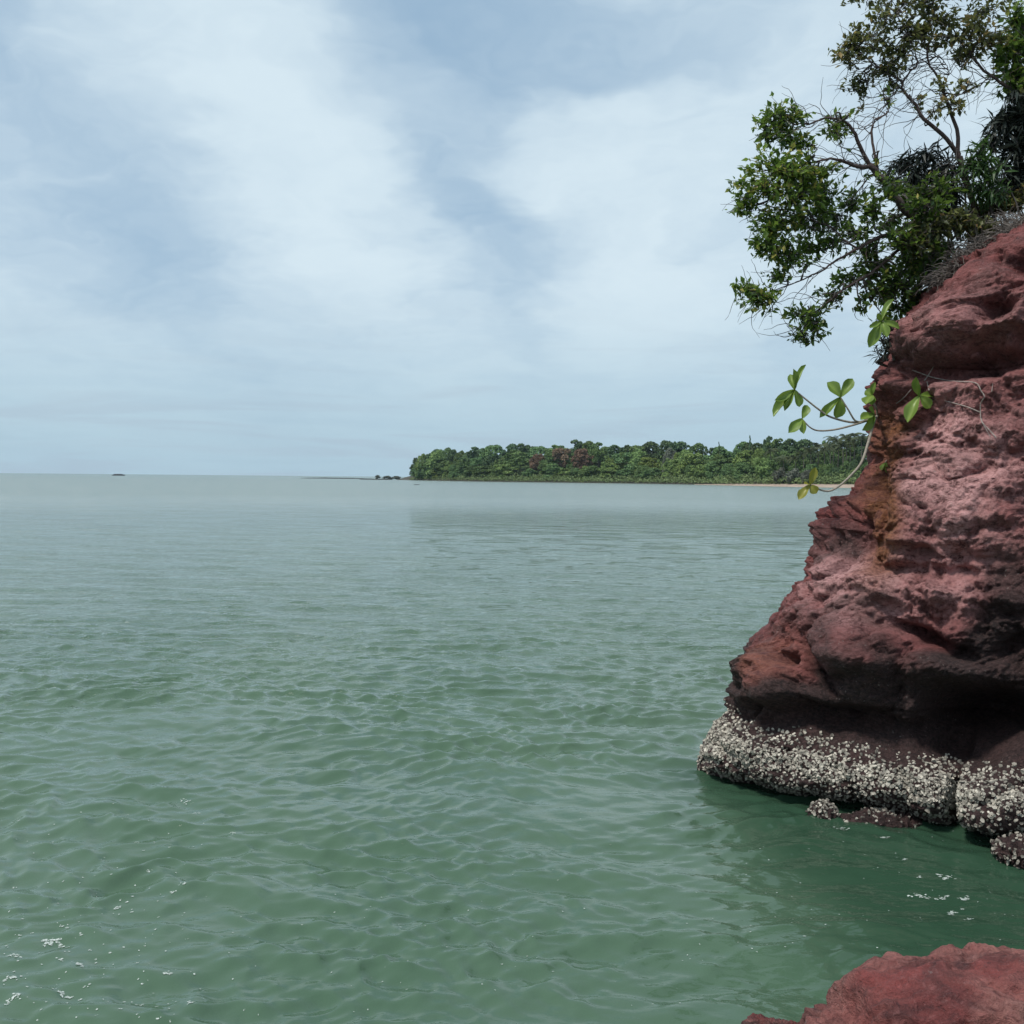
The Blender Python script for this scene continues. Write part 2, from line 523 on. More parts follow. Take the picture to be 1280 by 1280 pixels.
def wave(x, y, cell=None):
    """trochoidal sea surface: returns displaced x, y, z"""
    p = np.stack([x, y, np.zeros_like(x)], 1)
    wx = x + 0.45 * perlin(p * 0.45 + 3.3, 5) + 0.08 * perlin(p * 2.3, 9)
    wy = y + 0.45 * perlin(p * 0.45 + 11.7, 6) + 0.08 * perlin(p * 2.3 + 5.5, 8)
    gust = 0.85 + 0.6 * perlin(p * np.array([0.16, 0.3, 1]) + 1.7, 12) + 0.6 * perlin(p * np.array([0.5, 0.9, 1]) + 4.1, 13)
    # sheltered water beside the cliff is calmer
    calm = 1 - 0.65 * np.exp(-(((x - 2.9) / 1.7) ** 2 + ((y - 6.6) / 2.2) ** 2))
    amp = np.clip(gust, 0.25, 1.6) * calm
    dx, dy, dz = np.zeros_like(x), np.zeros_like(x), np.zeros_like(x)
    for L, th, k, a, ph in zip(W_L, W_TH, W_K, W_A, W_PH):
        aa = a * (amp if L < 0.75 else 1.0)
        if cell is not None:
            aa = aa * np.clip((L / cell - 2.5) / 3.0, 0, 1)
        c, s = math.cos(th), math.sin(th)
        q = k * (wx * c + wy * s) + ph
        dz += aa * np.cos(q)
        dx -= 0.45 * aa * c * np.sin(q)
        dy -= 0.45 * aa * s * np.sin(q)
    return x + dx, y + dy, dz


def build_sea():
    ox, oy = 0.0, -2.0
    half = math.radians(40)
    nc = 620
    ang = np.linspace(-half, half, nc)
    rr = [4.0]
    while rr[-1] < 160:
        r = rr[-1]
        rr.append(r + max(0.0022 * r, 0.0022 * r * (r / 14) ** 1.1))
    rr = np.array(rr)
    nr = len(rr)
    A, Rr = np.meshgrid(ang, rr)
    x, y = (ox + Rr * np.sin(A)).ravel(), (oy + Rr * np.cos(A)).ravel()
    cell = np.repeat(np.maximum(np.gradient(rr), rr * (ang[1] - ang[0])), nc)
    X, Y, Z = wave(x, y, cell)
    ea = np.clip((half - np.abs(A)) / math.radians(4), 0, 1).ravel()
    er = np.clip((Rr - 4.0) / 0.8, 0, 1).ravel() * np.clip((160 - Rr) / 60, 0, 1).ravel()
    w = ea * er
    v = np.stack([x + (X - x) * w, y + (Y - y) * w, Z * w], 1)
    f = grid_faces(nr, nc)
    # flat sea around the wedge of modelled waves, out to the horizon
    verts, faces = [v], [f]
    base = len(v)

    def sector(angs, radii):
        nonlocal base
        a2, r2 = np.meshgrid(angs, radii)
        verts.append(np.stack([ox + r2 * np.sin(a2), oy + r2 * np.cos(a2), np.zeros_like(a2)], -1).reshape(-1, 3))
        faces.append(grid_faces(len(radii), len(angs)) + base)
        base += a2.size

    far = np.array([rr[-1], 260, 500, 1000, 2500, 6000, 15000, 40000])
    sector(ang[np.linspace(0, nc - 1, 60).astype(int)], far)
    sector(np.linspace(half, 2 * math.pi - half, 80), np.concatenate([[0.05, 1.5, 4, 12, 40, 100], far]))
    sector(ang[np.linspace(0, nc - 1, 60).astype(int)], np.array([0.05, 1.5, 4.0]))
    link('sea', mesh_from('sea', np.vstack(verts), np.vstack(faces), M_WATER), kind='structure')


build_sea()


def build_foam():
    m, t = new_mat('sea_foam')
    b = t.n('ShaderNodeBsdfDiffuse', {'Color': (0.50, 0.55, 0.52, 1)})
    tr = t.n('ShaderNodeBsdfTransparent')
    pos = t.n('ShaderNodeNewGeometry').outputs['Position']
    lace = t.ramp(t.noise(pos, 95, 3, 0.6), 0.40, 0.58, 0.25, 0.95)
    mx = t.n('ShaderNodeMixShader', {0: lace, 1: tr.outputs[0], 2: b.outputs[0]})
    finish(t, mx.outputs[0])
    rg = np.random.default_rng(5)
    spots = []
    for px, py, s in ((66, 1178, 5.2), (104, 1210, 3.0), (18, 1198, 3.2), (10, 1228, 4.0), (15, 1252, 4.0), (80, 1244, 3.2), (212, 1220, 2.6),
                      (125, 1118, 1.8), (146, 1132, 1.6), (76, 1203, 2.2), (178, 1255, 2.0), (240, 1258, 2.2), (228, 1002, 2.6), (245, 1018, 1.6),
                      (292, 1043, 1.9), (170, 1053, 1.5), (228, 1110, 1.6), (212, 1116, 1.4), (185, 1092, 1.2), (1183, 1096, 4.0), (1150, 1119, 3.6),
                      (1178, 1121, 3.2), (1205, 1122, 3.0), (1190, 1139, 3.4), (1130, 1074, 1.5), (1210, 1150, 2.0), (1150, 1096, 1.6), (1105, 1048, 3.2), (1050, 1036, 3.0)):
        turn = rg.uniform(-0.25, 0.25)
        for _ in range(int(5 + s * 4)):                              # each patch is a raft of bubbles
            a, b_ = rg.normal(0, 1.5 * s), rg.normal(0, 0.45 * s)
            spots.append((px + a, py + b_ + a * turn, rg.uniform(0.35, 0.35 + 0.22 * s)))
    for _ in range(170):
        spots.append((rg.uniform(0, 260), 1000 + 280 * rg.beta(2.0, 1.2), rg.uniform(0.25, 0.8)))
    for _ in range(150):
        spots.append((rg.uniform(0, 900), 960 + 320 * rg.beta(1.6, 1.2), rg.uniform(0.2, 0.55)))
    for _ in range(70):
        spots.append((rg.uniform(900, 1279), rg.uniform(1030, 1200), rg.uniform(0.25, 0.6)))
    vs, fs, k = [], [], 0
    n = 9
    for px, py, s in spots:
        g = P(px, py, 1.0) - EYE
        c = EYE + g * (-EYE[2] / g[2])
        th = np.arange(n) * 2 * math.pi / n
        rad = s * 0.0075 * (0.6 + 0.7 * rg.random(n)) * (1 + 0.35 * np.cos(2 * th + rg.uniform(0, 6)))
        el = rg.uniform(1.0, 1.8)
        x = np.concatenate([[c[0]], c[0] + rad * np.cos(th) * el])
        y = np.concatenate([[c[1]], c[1] + rad * np.sin(th) * 1.3])
        X, Y, Z = wave(x, y)
        Z = Z + 0.004
        vs.append(np.stack([X, Y, Z], 1))
        i = np.arange(n)
        fs.append(np.stack([np.full(n, k), k + 1 + i, k + 1 + (i + 1) % n], 1))
        k += n + 1
    link('foam_flecks', mesh_from('foam_flecks', np.vstack(vs), np.vstack(fs), m), kind='stuff',
         label='white foam flecks drifting on the green water', category='foam')


build_foam()

# ------------------------------------------------------------------ cliff
SIL = np.array([(60, 1640), (120, 1520), (180, 1430), (240, 1345), (285, 1280), (300, 1250), (320, 1215), (340, 1188), (360, 1165), (380, 1145),
                (400, 1130), (420, 1118), (440, 1110), (455, 1098), (470, 1090), (490, 1085), (510, 1084), (530, 1082), (550, 1079), (575, 1077),
                (600, 1072), (612, 1060), (622, 1048), (640, 1030), (655, 1021), (675, 1022), (700, 1019), (720, 1003), (745, 982), (770, 967),
                (795, 952), (820, 934), (845, 918), (865, 916), (885, 917), (900, 908), (915, 897), (935, 889), (955, 886), (970, 890), (985, 900),
                (1000, 906), (1030, 915), (1300, 930)], float)
PLAN = [(4.2, 13.4), (2.9, 12.0), (2.1, 10.9), (1.78, 10.1), (1.72, 9.55), (1.92, 9.1), (2.46, 8.7), (3.05, 8.32), (3.5, 8.0), (4.15, 7.45),
        (5.2, 6.6), (7.2, 5.8), (10, 6.2), (12, 8.5), (11.5, 12.0), (8.5, 14.5)]
# outward (+) and inward (-) relief of the face: pixel centre, radii, turn in degrees, metres
RELIEF = [(1215, 842, 75, 20, 6, 0.20), (1205, 455, 85, 16, -8, -0.28), (1128, 495, 30, 16, 0, -0.13), (1205, 405, 110, 32, -12, 0.15), (1245, 388, 26, 15, -10, -0.22),  # first entry is a bulge added to shade the cave floor
          (1278, 325, 18, 14, 0, -0.12), (1105, 478, 24, 20, 0, 0.10), (1210, 590, 80, 85, 0, 0.10), (1092, 590, 18, 85, 4, -0.13),
          (1050, 665, 26, 32, 0, -0.14), (1100, 735, 80, 18, 8, 0.10), (955, 848, 36, 30, 20, 0.16), (1075, 812, 56, 36, 12, 0.20),
          (977, 822, 14, 9, 10, -0.17), (1018, 832, 44, 9, 60, -0.13), (1150, 795, 34, 9, 22, -0.16), (1190, 815, 40, 10, 25, -0.16),
          (1200, 740, 70, 20, 5, 0.05), (1215, 905, 62, 46, 0, -0.75), (1265, 850, 40, 55, 0, -0.22), (1060, 905, 95, 20, 8, -0.26),
          (1130, 930, 45, 16, 10, -0.08), (1175, 935, 18, 28, -20, -0.15), (1192, 1005, 9, 40, 0, -0.28), (1255, 1005, 45, 45, 0, 0.14),
          (1165, 690, 90, 9, 6, -0.05), (1160, 712, 90, 7, 4, -0.04), (1240, 660, 40, 8, -5, -0.05), (1180, 520, 40, 22, -30, -0.08),
          (1245, 425, 60, 8, -10, -0.06), (1160, 360, 40, 8, -30, -0.05), (1200, 430, 30, 9, 0, -0.07)]


def relief(px, py):
    d = np.zeros_like(px)
    for cx, cy, rx, ry, a, amp in RELIEF:
        c, s = math.cos(math.radians(a)), math.sin(math.radians(a))
        u = ((px - cx) * c + (py - cy) * s) / rx
        v = (-(px - cx) * s + (py - cy) * c) / ry
        d += amp * np.exp(-(u * u + v * v) ** 1.4)
    # oyster shelf above the waterline and the notch under it
    sx = np.clip(px, 870, 1300)
    line = np.interp(sx, [870, 930, 1050, 1180, 1200, 1300], [938, 945, 968, 990, 1000, 1015])
    d += 0.075 * np.exp(-((py - line) / 30) ** 4) * (px < 1330)
    d -= 0.19 * np.exp(-((py - line - 62) / 24) ** 2) * (px < 1330)
    return d


def gauss(px, py, cx, cy, rx, ry, p=1.0):
    return np.exp(-(((px - cx) / rx) ** 2 + ((py - cy) / ry) ** 2) ** p)


def shelf_line(px):
    return np.interp(px, [870, 930, 1050, 1180, 1200, 1300], [938, 945, 968, 990, 1000, 1015])


def build_cliff():
    segs = len(PLAN)
    dense = np.linspace(2.2, 9.8, 470, endpoint=False)
    tt = np.concatenate([np.linspace(0, 2.2, 40, endpoint=False), dense, np.linspace(9.8, segs, 120, endpoint=False)])
    base = catmull(PLAN, tt, closed=True)
    zs = np.concatenate([np.linspace(-0.9, -0.15, 16, endpoint=False), np.linspace(-0.15, 5.3, 460), np.linspace(5.35, 6.5, 30)])
    cen = np.array([6.5, 10.0])
    rows, prev = [], 0.0
    for z in zs:
        k = 1.0
        if z > 5.6:
            k = math.sqrt(max(0.0, 1 - ((z - 5.6) / 0.92) ** 2)) * 0.95 + 0.05
        c = base.copy()
        sh = prev
        for _ in range(4):
            q = np.column_stack([c[:, 0] + sh, c[:, 1] + 0.10 * sh, np.full(len(c), z)])
            px, py, d = proj(q)
            vis = d > 3
            i = np.argmin(np.where(vis, px, 1e9))
            sh += (np.interp(py[i], SIL[:, 0], SIL[:, 1]) - px[i]) * d[i] / 1280
        prev = sh
        q = np.column_stack([c[:, 0] + sh, c[:, 1] + 0.10 * sh, np.full(len(c), z)])
        q[:, :2] = (cen + [sh, 0]) + (q[:, :2] - cen - [sh, 0]) * k
        rows.append(q)
    V = np.array(rows)
    nr, nc = V.shape[:2]
    du = np.roll(V, -1, 1) - np.roll(V, 1, 1)
    dv = np.gradient(V, axis=0)
    N = norm(np.cross(du, dv)).reshape(-1, 3)
    V = V.reshape(-1, 3)
    if np.mean(np.sum(N * (V - np.array([6.5, 10, 3])), 1)) < 0:
        N = -N
    Nh = norm(N * np.array([1, 1, 0.35]))
    px, py, dep = proj(V)
    front = np.clip(np.sum(N * norm(EYE - V), 1) * 4, 0, 1) * (dep > 2)
    rel = relief(px, py) * front
    # weathered, roughly level beds with lumps, cracks and pits
    warp = np.stack([fbm(V, 0.8, 3, seed=q) for q in (1, 2, 3)], 1)
    strat = (V + 0.35 * warp) * np.array([1, 1, 1.4])
    n = 0.14 * fbm(V, 0.75, 3, seed=30) + 0.16 * fbm(strat, 1.15, 6, 0.50, seed=40)
    patch = np.clip(0.5 + 1.6 * fbm(V, 0.7, 2, seed=33), 0, 1)
    bed = V[:, 2] * 2.6 + 0.22 * V[:, 0] + 1.5 * fbm(V, 0.75, 4, 0.5, seed=35)
    fr = bed - np.floor(bed)
    n += 0.085 * patch * (np.clip(fr / 0.8, 0, 1) ** 0.7 * (1 - np.clip((fr - 0.8) / 0.2, 0, 1)) - 0.5)
    rid = fbm(strat + 0.2 * warp, 1.5, 4, 0.5, seed=50, ridged=True)
    n -= 0.16 * np.clip((rid - 0.45) / 0.5, 0, 1) ** 1.3
    rid2 = fbm(strat, 4.5, 3, 0.5, seed=52, ridged=True)
    n -= 0.030 * (0.3 + 0.7 * patch) * np.clip((rid2 - 0.35) / 0.6, 0, 1)
    bil = np.zeros(len(V))
    for q, (fq, am) in enumerate(((2.4, 0.085), (6.5, 0.030), (13, 0.022), (24, 0.016))):
        bil += am * (np.abs(perlin((strat + 0.15 * warp) * fq, 80 + q)) * 2 - 0.6)
    rough = np.clip(0.5 + 2.2 * fbm(V, 1.1, 3, seed=34), 0, 1)
    n += bil * (0.25 + 0.95 * rough)
    n -= 0.16 * np.clip(fbm(V * np.array([1, 1, 1.4]), 7.5, 3, 0.55, seed=62) - 0.22, 0, 1)
    n += 0.018 * fbm(strat, 18, 3, 0.65, seed=60)
    soft = np.clip(gauss(px, py, 1205, 610, 75, 110) + 0.9 * gauss(px, py, 1010, 825, 120, 60, 1.5), 0, 1) * front
    low = np.exp(-((py - shelf_line(np.clip(px, 870, 1300)) - 10) / 45) ** 4) * front
    n *= (1 - 0.30 * soft) * (1 - 0.35 * low)
    V = V + Nh * (1.75 * rel + n)[:, None]
    # stone pigments: bleached, rusty, algae-black; dark also paints shade into recesses
    nz = fbm(V, 2.2, 3, seed=71)
    pink = front * np.clip((0.55 + 1.0 * nz) * (1.25 * gauss(px, py, 1205, 600, 90, 125, 1.5) + 1.1 * gauss(px, py, 1110, 735, 120, 45, 1.3)) + 0.10
                           + 0.4 * gauss(px, py, 1040, 720, 50, 40) + 0.30 * gauss(px, py, 1180, 400, 120, 40), 0, 1)
    orange = front * np.clip(1.3 * gauss(px, py, 1095, 545, 30, 34) + 1.3 * gauss(px, py, 1095, 640, 32, 85, 1.5) + 0.5 * gauss(px, py, 955, 830, 45, 45), 0, 1)
    zz = V[:, 2]
    wet = np.clip((1.15 - zz + 0.3 * nz) / 0.45, 0, 1) + 0.50 * np.clip((2.4 - zz + 0.9 * nz) / 0.7, 0, 1) * np.clip(0.55 + 1.4 * fbm(V, 1.7, 4, seed=73), 0, 1)
    dark = np.clip(wet + front * (0.42 * gauss(px, py, 1048, 668, 30, 40, 1.5) + 0.9 * gauss(px, py, 1245, 880, 90, 110, 2)  # shade of cave, holes and undercuts painted as darker stone
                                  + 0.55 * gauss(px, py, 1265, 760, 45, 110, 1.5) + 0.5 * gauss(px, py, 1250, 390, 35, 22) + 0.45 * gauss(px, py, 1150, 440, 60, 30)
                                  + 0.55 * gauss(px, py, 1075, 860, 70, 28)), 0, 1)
    attrs = {'pigment': np.stack([pink, orange, dark], 1)}
    f = grid_faces(nr, nc, True)
    top = len(V)
    V2 = np.vstack([V, V[-nc:].mean(0) + [0, 0, 0.05]])
    attrs['pigment'] = np.vstack([attrs['pigment'], [[0, 0, 0]]])
    i = np.arange(nc)
    cap = np.stack([(nr - 1) * nc + i, (nr - 1) * nc + (i + 1) % nc, np.full(nc, top)], 1)
    me = mesh_from('cliff', V2, [f, cap], M_ROCK, attrs=attrs)
    o = link('cliff', me, label='tall red weathered rock cliff with a white oyster band at its waterline', category='cliff')
    quads = f
    bvh = BVHTree.FromPolygons([tuple(p) for p in V2], [tuple(q) for q in np.vstack([f[:, [0, 1, 2]], f[:, [0, 2, 3]]]).tolist()])
    return o, V, quads, bvh, nc, nr


CLIFF, CV, CQ, CBVH, CNC, CNR = build_cliff()


def rock_depth(px, py, default=9.4):
    g = P(px, py, 1.0) - EYE
    hit = CBVH.ray_cast(Vector(EYE), Vector(g).normalized(), 40)
    if hit[0] is None:
        return default
    return float((np.array(hit[0]) - EYE) @ F_)


def oyster_mesh(name, pts, nrm, size, tint, rg):
    """irregular cupped shells: a skirt, a lifted rim and a hollow"""
    n = len(pts)
    K = 6
    ref = norm(rg.normal(size=(n, 3)))
    a = norm(np.cross(nrm, ref))
    nrm = norm(nrm + 0.55 * rg.normal(size=(n, 3)) * 0.6)
    a = norm(np.cross(nrm, ref))
    b = np.cross(nrm, a)
    th = np.arange(K) * 2 * math.pi / K
    rr = size[:, None] * (0.75 + 0.5 * rg.random((n, K))) * 0.5
    el = rg.uniform(0.65, 1.0, (n, 1))
    ca, sa = (rr * np.cos(th))[..., None], (rr * np.sin(th) * el)[..., None]
    plane = ca * a[:, None, :] + sa * b[:, None, :]
    lift = (size * rg.uniform(0.25, 0.6, n))[:, None, None]
    tilt = (0.25 * rr * np.cos(th - rg.uniform(0, 6.28, (n, 1))))[..., None]
    lower = pts[:, None, :] + plane * 0.75 - nrm[:, None, :] * 0.02
    rim = pts[:, None, :] + plane + nrm[:, None, :] * (lift + tilt)
    mid = pts[:, None, :] + nrm[:, None, :] * (lift * rg.uniform(0.5, 1.25, (n, 1, 1)))
    v = np.concatenate([lower, rim, mid], 1).reshape(-1, 3)
    i = np.arange(K)
    j = (i + 1) % K
    q = np.stack([i, j, K + j, K + i], 1)
    t3 = np.stack([K + i, K + j, np.full(K, 2 * K)], 1)
    o = (np.arange(n) * (2 * K + 1))[:, None, None]
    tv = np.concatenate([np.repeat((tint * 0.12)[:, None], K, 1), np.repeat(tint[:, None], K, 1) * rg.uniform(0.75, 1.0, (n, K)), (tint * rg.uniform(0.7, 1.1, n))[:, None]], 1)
    return mesh_from(name, v, [(q[None] + o).reshape(-1, 4), (t3[None] + o).reshape(-1, 3)], M_SHELL, smooth=False, attrs={'tint': np.clip(tv, 0, 1).ravel()})


def scatter_oysters():
    rg = np.random.default_rng(11)
    a, b, c, d = (CV[CQ[:, k]] for k in range(4))
    cen = (a + b + c + d) / 4
    nrm = np.cross(c - a, d - b)
    area = np.linalg.norm(nrm, axis=1) / 2
    nrm = norm(nrm)
    if np.sum(nrm * (cen - np.array([6.5, 10, cen[:, 2].mean()]))) < 0:
        nrm = -nrm
    px, py, dep = proj(cen)
    nz = fbm(cen, 2.6, 3, seed=90)
    line = shelf_line(np.clip(px, 870, 1300))
    left = np.clip((935 - px) / 40, 0, 1)
    hi = 25 + 26 * left + 16 * nz                      # reach above and below the shelf line in pixels of the photograph
    lo = 15 + 22 * nz
    inside = np.clip((py - (line - hi)) / 12, 0, 1) * np.clip((line + lo - py) / 10, 0, 1)
    stray = 0.22 * np.clip((py - (line - hi - 26)) / 12, 0, 1) * np.clip((line + lo + 26 - py) / 12, 0, 1)
    other = np.clip(1 - np.abs(cen[:, 2] - 0.35 - 0.1 * nz) / 0.22, 0, 1) * (px > 1290)
    dens = np.maximum(np.maximum(inside, stray) * (px <= 1300), other * 0.8) * (cen[:, 2] > -0.02) * (cen[:, 0] < 6.5)
    bare = gauss(px, py, 1120, 945, 34, 14) * 0.9
    dens = dens * (1 - bare)
    prob = dens * area
    n = int(min(19000, prob.sum() / (0.019 ** 2) * 1.3))
    ii = rg.choice(len(prob), n, p=prob / prob.sum())
    u, w = rg.random((n, 1)), rg.random((n, 1))
    pts = (a[ii] * (1 - u) + b[ii] * u) * (1 - w) + (d[ii] * (1 - u) + c[ii] * u) * w
    size = 0.012 + 0.030 * rg.beta(1.6, 2.6, n)
    down = np.clip((py[ii] - line[ii] - 12) / 25, 0, 1)
    tint = np.clip(rg.beta(2.2, 1.6, n) * (1 - 0.6 * down), 0.03, 1)
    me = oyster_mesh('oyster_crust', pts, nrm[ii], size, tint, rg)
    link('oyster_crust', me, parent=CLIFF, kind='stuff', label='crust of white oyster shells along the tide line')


scatter_oysters()


def boulder(name, centre, radii, seed, label, freq=1.0, amp=1.0, n=150, rotz=0.0, oysters=0, dark=0.0, group=None, flat=0.0, category='rock', mat=None):
    """a lumpy stone: displaced, squashed quad sphere"""
    rg = np.random.default_rng(seed)
    lat = np.linspace(-math.pi / 2 + 0.001, math.pi / 2 - 0.001, n)
    lon = np.arange(2 * n) * math.pi / n
    LA, LO = np.meshgrid(lat, lon, indexing='ij')
    S = np.stack([np.cos(LA) * np.cos(LO), np.cos(LA) * np.sin(LO), np.sin(LA)], -1).reshape(-1, 3)
    B = np.sign(S) * np.abs(S) ** (1 - flat)
    V = B * np.array(radii)
    Q = V + seed * 3.7
    m = min(radii)
    disp = amp * (0.22 * m * fbm(Q, 0.9 * freq / m, 3, seed=seed) + 0.10 * m * fbm(Q, 2.4 * freq / m, 4, 0.55, seed=seed + 3, ridged=True))
    rid = fbm(Q + 0.2 * m * fbm(Q, 1.5 / m, 2, seed=seed + 2)[:, None], 1.6 * freq / m, 4, 0.5, seed=seed + 7, ridged=True)
    disp -= amp * 0.22 * m * np.clip((rid - 0.5) / 0.45, 0, 1)
    bedq = V[:, 2] * 3.2 / m + 1.2 * fbm(Q, 1.1 * freq / m, 4, seed=seed + 13)
    frq = bedq - np.floor(bedq)
    disp += amp * 0.07 * m * (frq ** 0.7 * (1 - np.clip((frq - 0.82) / 0.18, 0, 1)) - 0.4)
    disp += amp * 0.07 * m * fbm(Q, 6 * freq / m, 5, 0.62, seed=seed + 9)
    disp += amp * 0.06 * m * (np.abs(perlin(Q * 5.5 * freq / m, seed + 11)) - 0.3)
    V = V + norm(S / np.array(radii)) * disp[:, None]
    c, s = math.cos(rotz), math.sin(rotz)
    V = V @ np.array([[c, s, 0], [-s, c, 0], [0, 0, 1]])
    nz = fbm(Q, 1.5 / m, 3, seed=seed + 5)
    pig = np.stack([np.clip(0.15 + 0.7 * nz, 0, 1), np.clip(0.15 + 0.5 * nz, 0, 1), np.clip(dark + 0.12 + 0.6 * nz * (dark < 0.5), 0, 1) * np.ones(len(V))], 1)
    f = grid_faces(n, 2 * n, True)
    o = link(name, mesh_from(name, V, f, mat or M_ROCK, attrs={'pigment': pig}), loc=centre, label=label, category=category, group=group)
    if oysters:
        nr = norm(S / np.array(radii)) @ np.array([[c, s, 0], [-s, c, 0], [0, 0, 1]])
        up = np.where((V[:, 2] + centre[2] > -0.03))[0]
        k = rg.choice(up, oysters)
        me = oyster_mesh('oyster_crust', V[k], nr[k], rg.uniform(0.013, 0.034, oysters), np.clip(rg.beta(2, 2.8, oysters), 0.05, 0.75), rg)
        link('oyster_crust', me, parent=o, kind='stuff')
    return o


boulder('boulder', P(1335, 1402, 3.75), (0.98, 0.60, 0.55), 4, 'broad maroon boulder in front of the cliff across green water', freq=0.75, amp=0.75, n=250, rotz=-0.12, flat=0.12)
boulder('rock', P(968, 1322, 3.9), (0.17, 0.17, 0.13), 8, 'small dark maroon rock lying against the broad boulder', n=80, dark=0.3)
boulder('encrusted_rock', P(1029, 1018, 8.6), (0.12, 0.11, 0.10), 12, 'small pale yellowish shell covered knob in the cliff undercut', n=40, oysters=200, dark=0.7, amp=1.6)
boulder('encrusted_rock', P(1100, 1029, 8.5), (0.34, 0.16, 0.09), 14, 'dark low shell dotted rock awash under the oyster shelf', n=60, oysters=110, dark=0.8, amp=2.0)
boulder('encrusted_rock', P(1284, 1066, 7.55), (0.22, 0.18, 0.11), 17, 'brownish shell covered rock at the waterline beside the dark cave', n=60, oysters=300, dark=0.75, amp=1.9)

# ------------------------------------------------------------------ plants on the cliff
D_TREE = 10.3


def cluster_leaves(clusters, depth, per_area, length, aspect, rg, twigs=None, spread=1.0, updir=0.35, hang=0.0, leaf_per_spray=9, spray=0.16):
    """leaf positions in sprays on short twigs inside ellipsoid clumps"""
    P_, D_, N_, T_ = [], [], [], []
    for cl in clusters:
        px, py, rx, ry = cl[:4]
        dd = cl[4] if len(cl) > 4 else 0.0
        bright = cl[5] if len(cl) > 5 else 0.5
        d = depth + dd
        c = P(px, py, d)
        s = d / 1280
        nsp = max(2, int(rx * ry * per_area))
        for _ in range(nsp):
            while True:
                q = rg.uniform(-1, 1, 3)
                if np.dot(q, q) < 1:
                    break
            off = (q[0] * rx * R_ - q[1] * ry * U_ + q[2] * 0.8 * (rx + ry) / 2 * F_) * s * spread
            tip = c + off
            out = norm(off + np.array([-0.1, 0, updir - hang]) * 0.15 + rg.normal(0, 0.06, 3))
            st = tip - out * spray
            if twigs is not None:
                bend = (c + st) / 2 + rg.normal(0, 0.02, 3) - np.array([0, 0, 0.02])
                twigs.add([c + off * 0.15, bend * 0.5 + (c + off * 0.5) * 0.5, st, tip], 0.0045, 0.0018, 4)
            k = leaf_per_spray + rg.integers(-2, 3)
            f = rg.random(k)[:, None]
            pos = st + (tip - st) * f + rg.normal(0, 0.012, (k, 3))
            dirs = out[None] * 0.8 + rg.normal(0, 0.75, (k, 3)) + np.array([0, 0, -hang])
            nr = np.array([0, 0, 1.0])[None] + rg.normal(0, 0.55, (k, 3))
            P_.append(pos)
            D_.append(dirs)
            N_.append(nr)
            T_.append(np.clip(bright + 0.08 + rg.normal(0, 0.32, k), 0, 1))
    pos, dirs, nr, tint = np.vstack(P_), np.vstack(D_), np.vstack(N_), np.concatenate(T_)
    L = length * rg.uniform(0.5, 1.35, len(pos))
    return pos, dirs, nr, L, L * aspect * rg.uniform(0.8, 1.2, len(pos)), tint


def tree(name, label, trunk, branches, clusters, depth, mat, seed, leaf=0.066, aspect=0.55, per_area=0.090, group=None, bare=130, hang=0.12):
    rg = np.random.default_rng(seed)
    root = link(name, None, label=label, category='tree', group=group, loc=P(*trunk[0][:3]))
    base = np.array(root.location)

    def pts(seq):
        return np.array([P(a[0], a[1], a[2]) for a in seq]) - base

    t = Tubes()
    t.add(pts(trunk), trunk[0][3] * 0.72, trunk[-1][3] * 0.8, 9, n=40, wob=0.006)
    link('trunk', t.mesh('trunk', M_BARK), parent=root)
    for br in branches:
        t = Tubes()
        p = t.add(pts(br), br[0][3] * 0.8, br[-1][3] * 0.8, 7, n=30, wob=0.008)
        # side shoots
        for _ in range(6):
            i = rg.integers(6, 29)
            dv = norm(p[i] - p[i - 3] + rg.normal(0, 0.05, 3))
            q = [p[i]]
            for k in range(5):
                dv = norm(dv + rg.normal(0, 0.35, 3))
                q.append(q[-1] + dv * rg.uniform(0.03, 0.09))
            t.add(q, br[-1][3] * 0.7, 0.002, 5)
        link('branch', t.mesh('branch', M_BARK), parent=root)
    tw_ = Tubes()
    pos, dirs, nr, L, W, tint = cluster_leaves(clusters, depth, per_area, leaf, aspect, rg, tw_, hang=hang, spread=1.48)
    # limbs that carry the clumps: from the nearest branch point to each clump
    allp = np.vstack([catmull(pts(b), 25) for b in branches + [trunk]]) + base
    for cl in clusters:
        c = P(cl[0], cl[1], depth + (cl[4] if len(cl) > 4 else 0))
        j = np.argmin(np.linalg.norm(allp - c, axis=1))
        a = allp[j]
        mid = (a + c) / 2 + rg.normal(0, 0.05, 3)
        tw_.add([a, (a + mid) / 2 + rg.normal(0, 0.03, 3), mid, (mid + c) / 2 + rg.normal(0, 0.03, 3), c], 0.011, 0.004, 5, n=14)
        for _ in range(3):
            q = [a + (c - a) * rg.uniform(0.2, 0.8)]
            dv = norm(c - a + rg.normal(0, 0.25, 3))
            for k in range(6):
                dv = norm(dv + rg.normal(0, 0.30, 3))
                q.append(q[-1] + dv * rg.uniform(0.03, 0.08))
            tw_.add(q, 0.004, 0.0015, 4)
    for _ in range(bare):
        j = rg.integers(0, len(allp))
        q = [allp[j]]
        dv = norm(np.array([-0.8, rg.normal(0, 0.5), rg.normal(0.1, 0.7)]))
        for k in range(9):
            dv = norm(dv + rg.normal(0, 0.28, 3) + np.array([-0.04, 0, -0.04]))
            q.append(q[-1] + dv * rg.uniform(0.03, 0.085))
        tw_.add(q, 0.0045, 0.0015, 4)
    tm = Tubes()
    tm.v, tm.f, tm.k = [v - base for v in tw_.v], tw_.f, tw_.k
    link('twigs', tm.mesh('twigs', M_TWIG), parent=root, kind='stuff')
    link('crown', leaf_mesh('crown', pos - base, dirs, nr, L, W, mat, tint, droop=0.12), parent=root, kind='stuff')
    return root


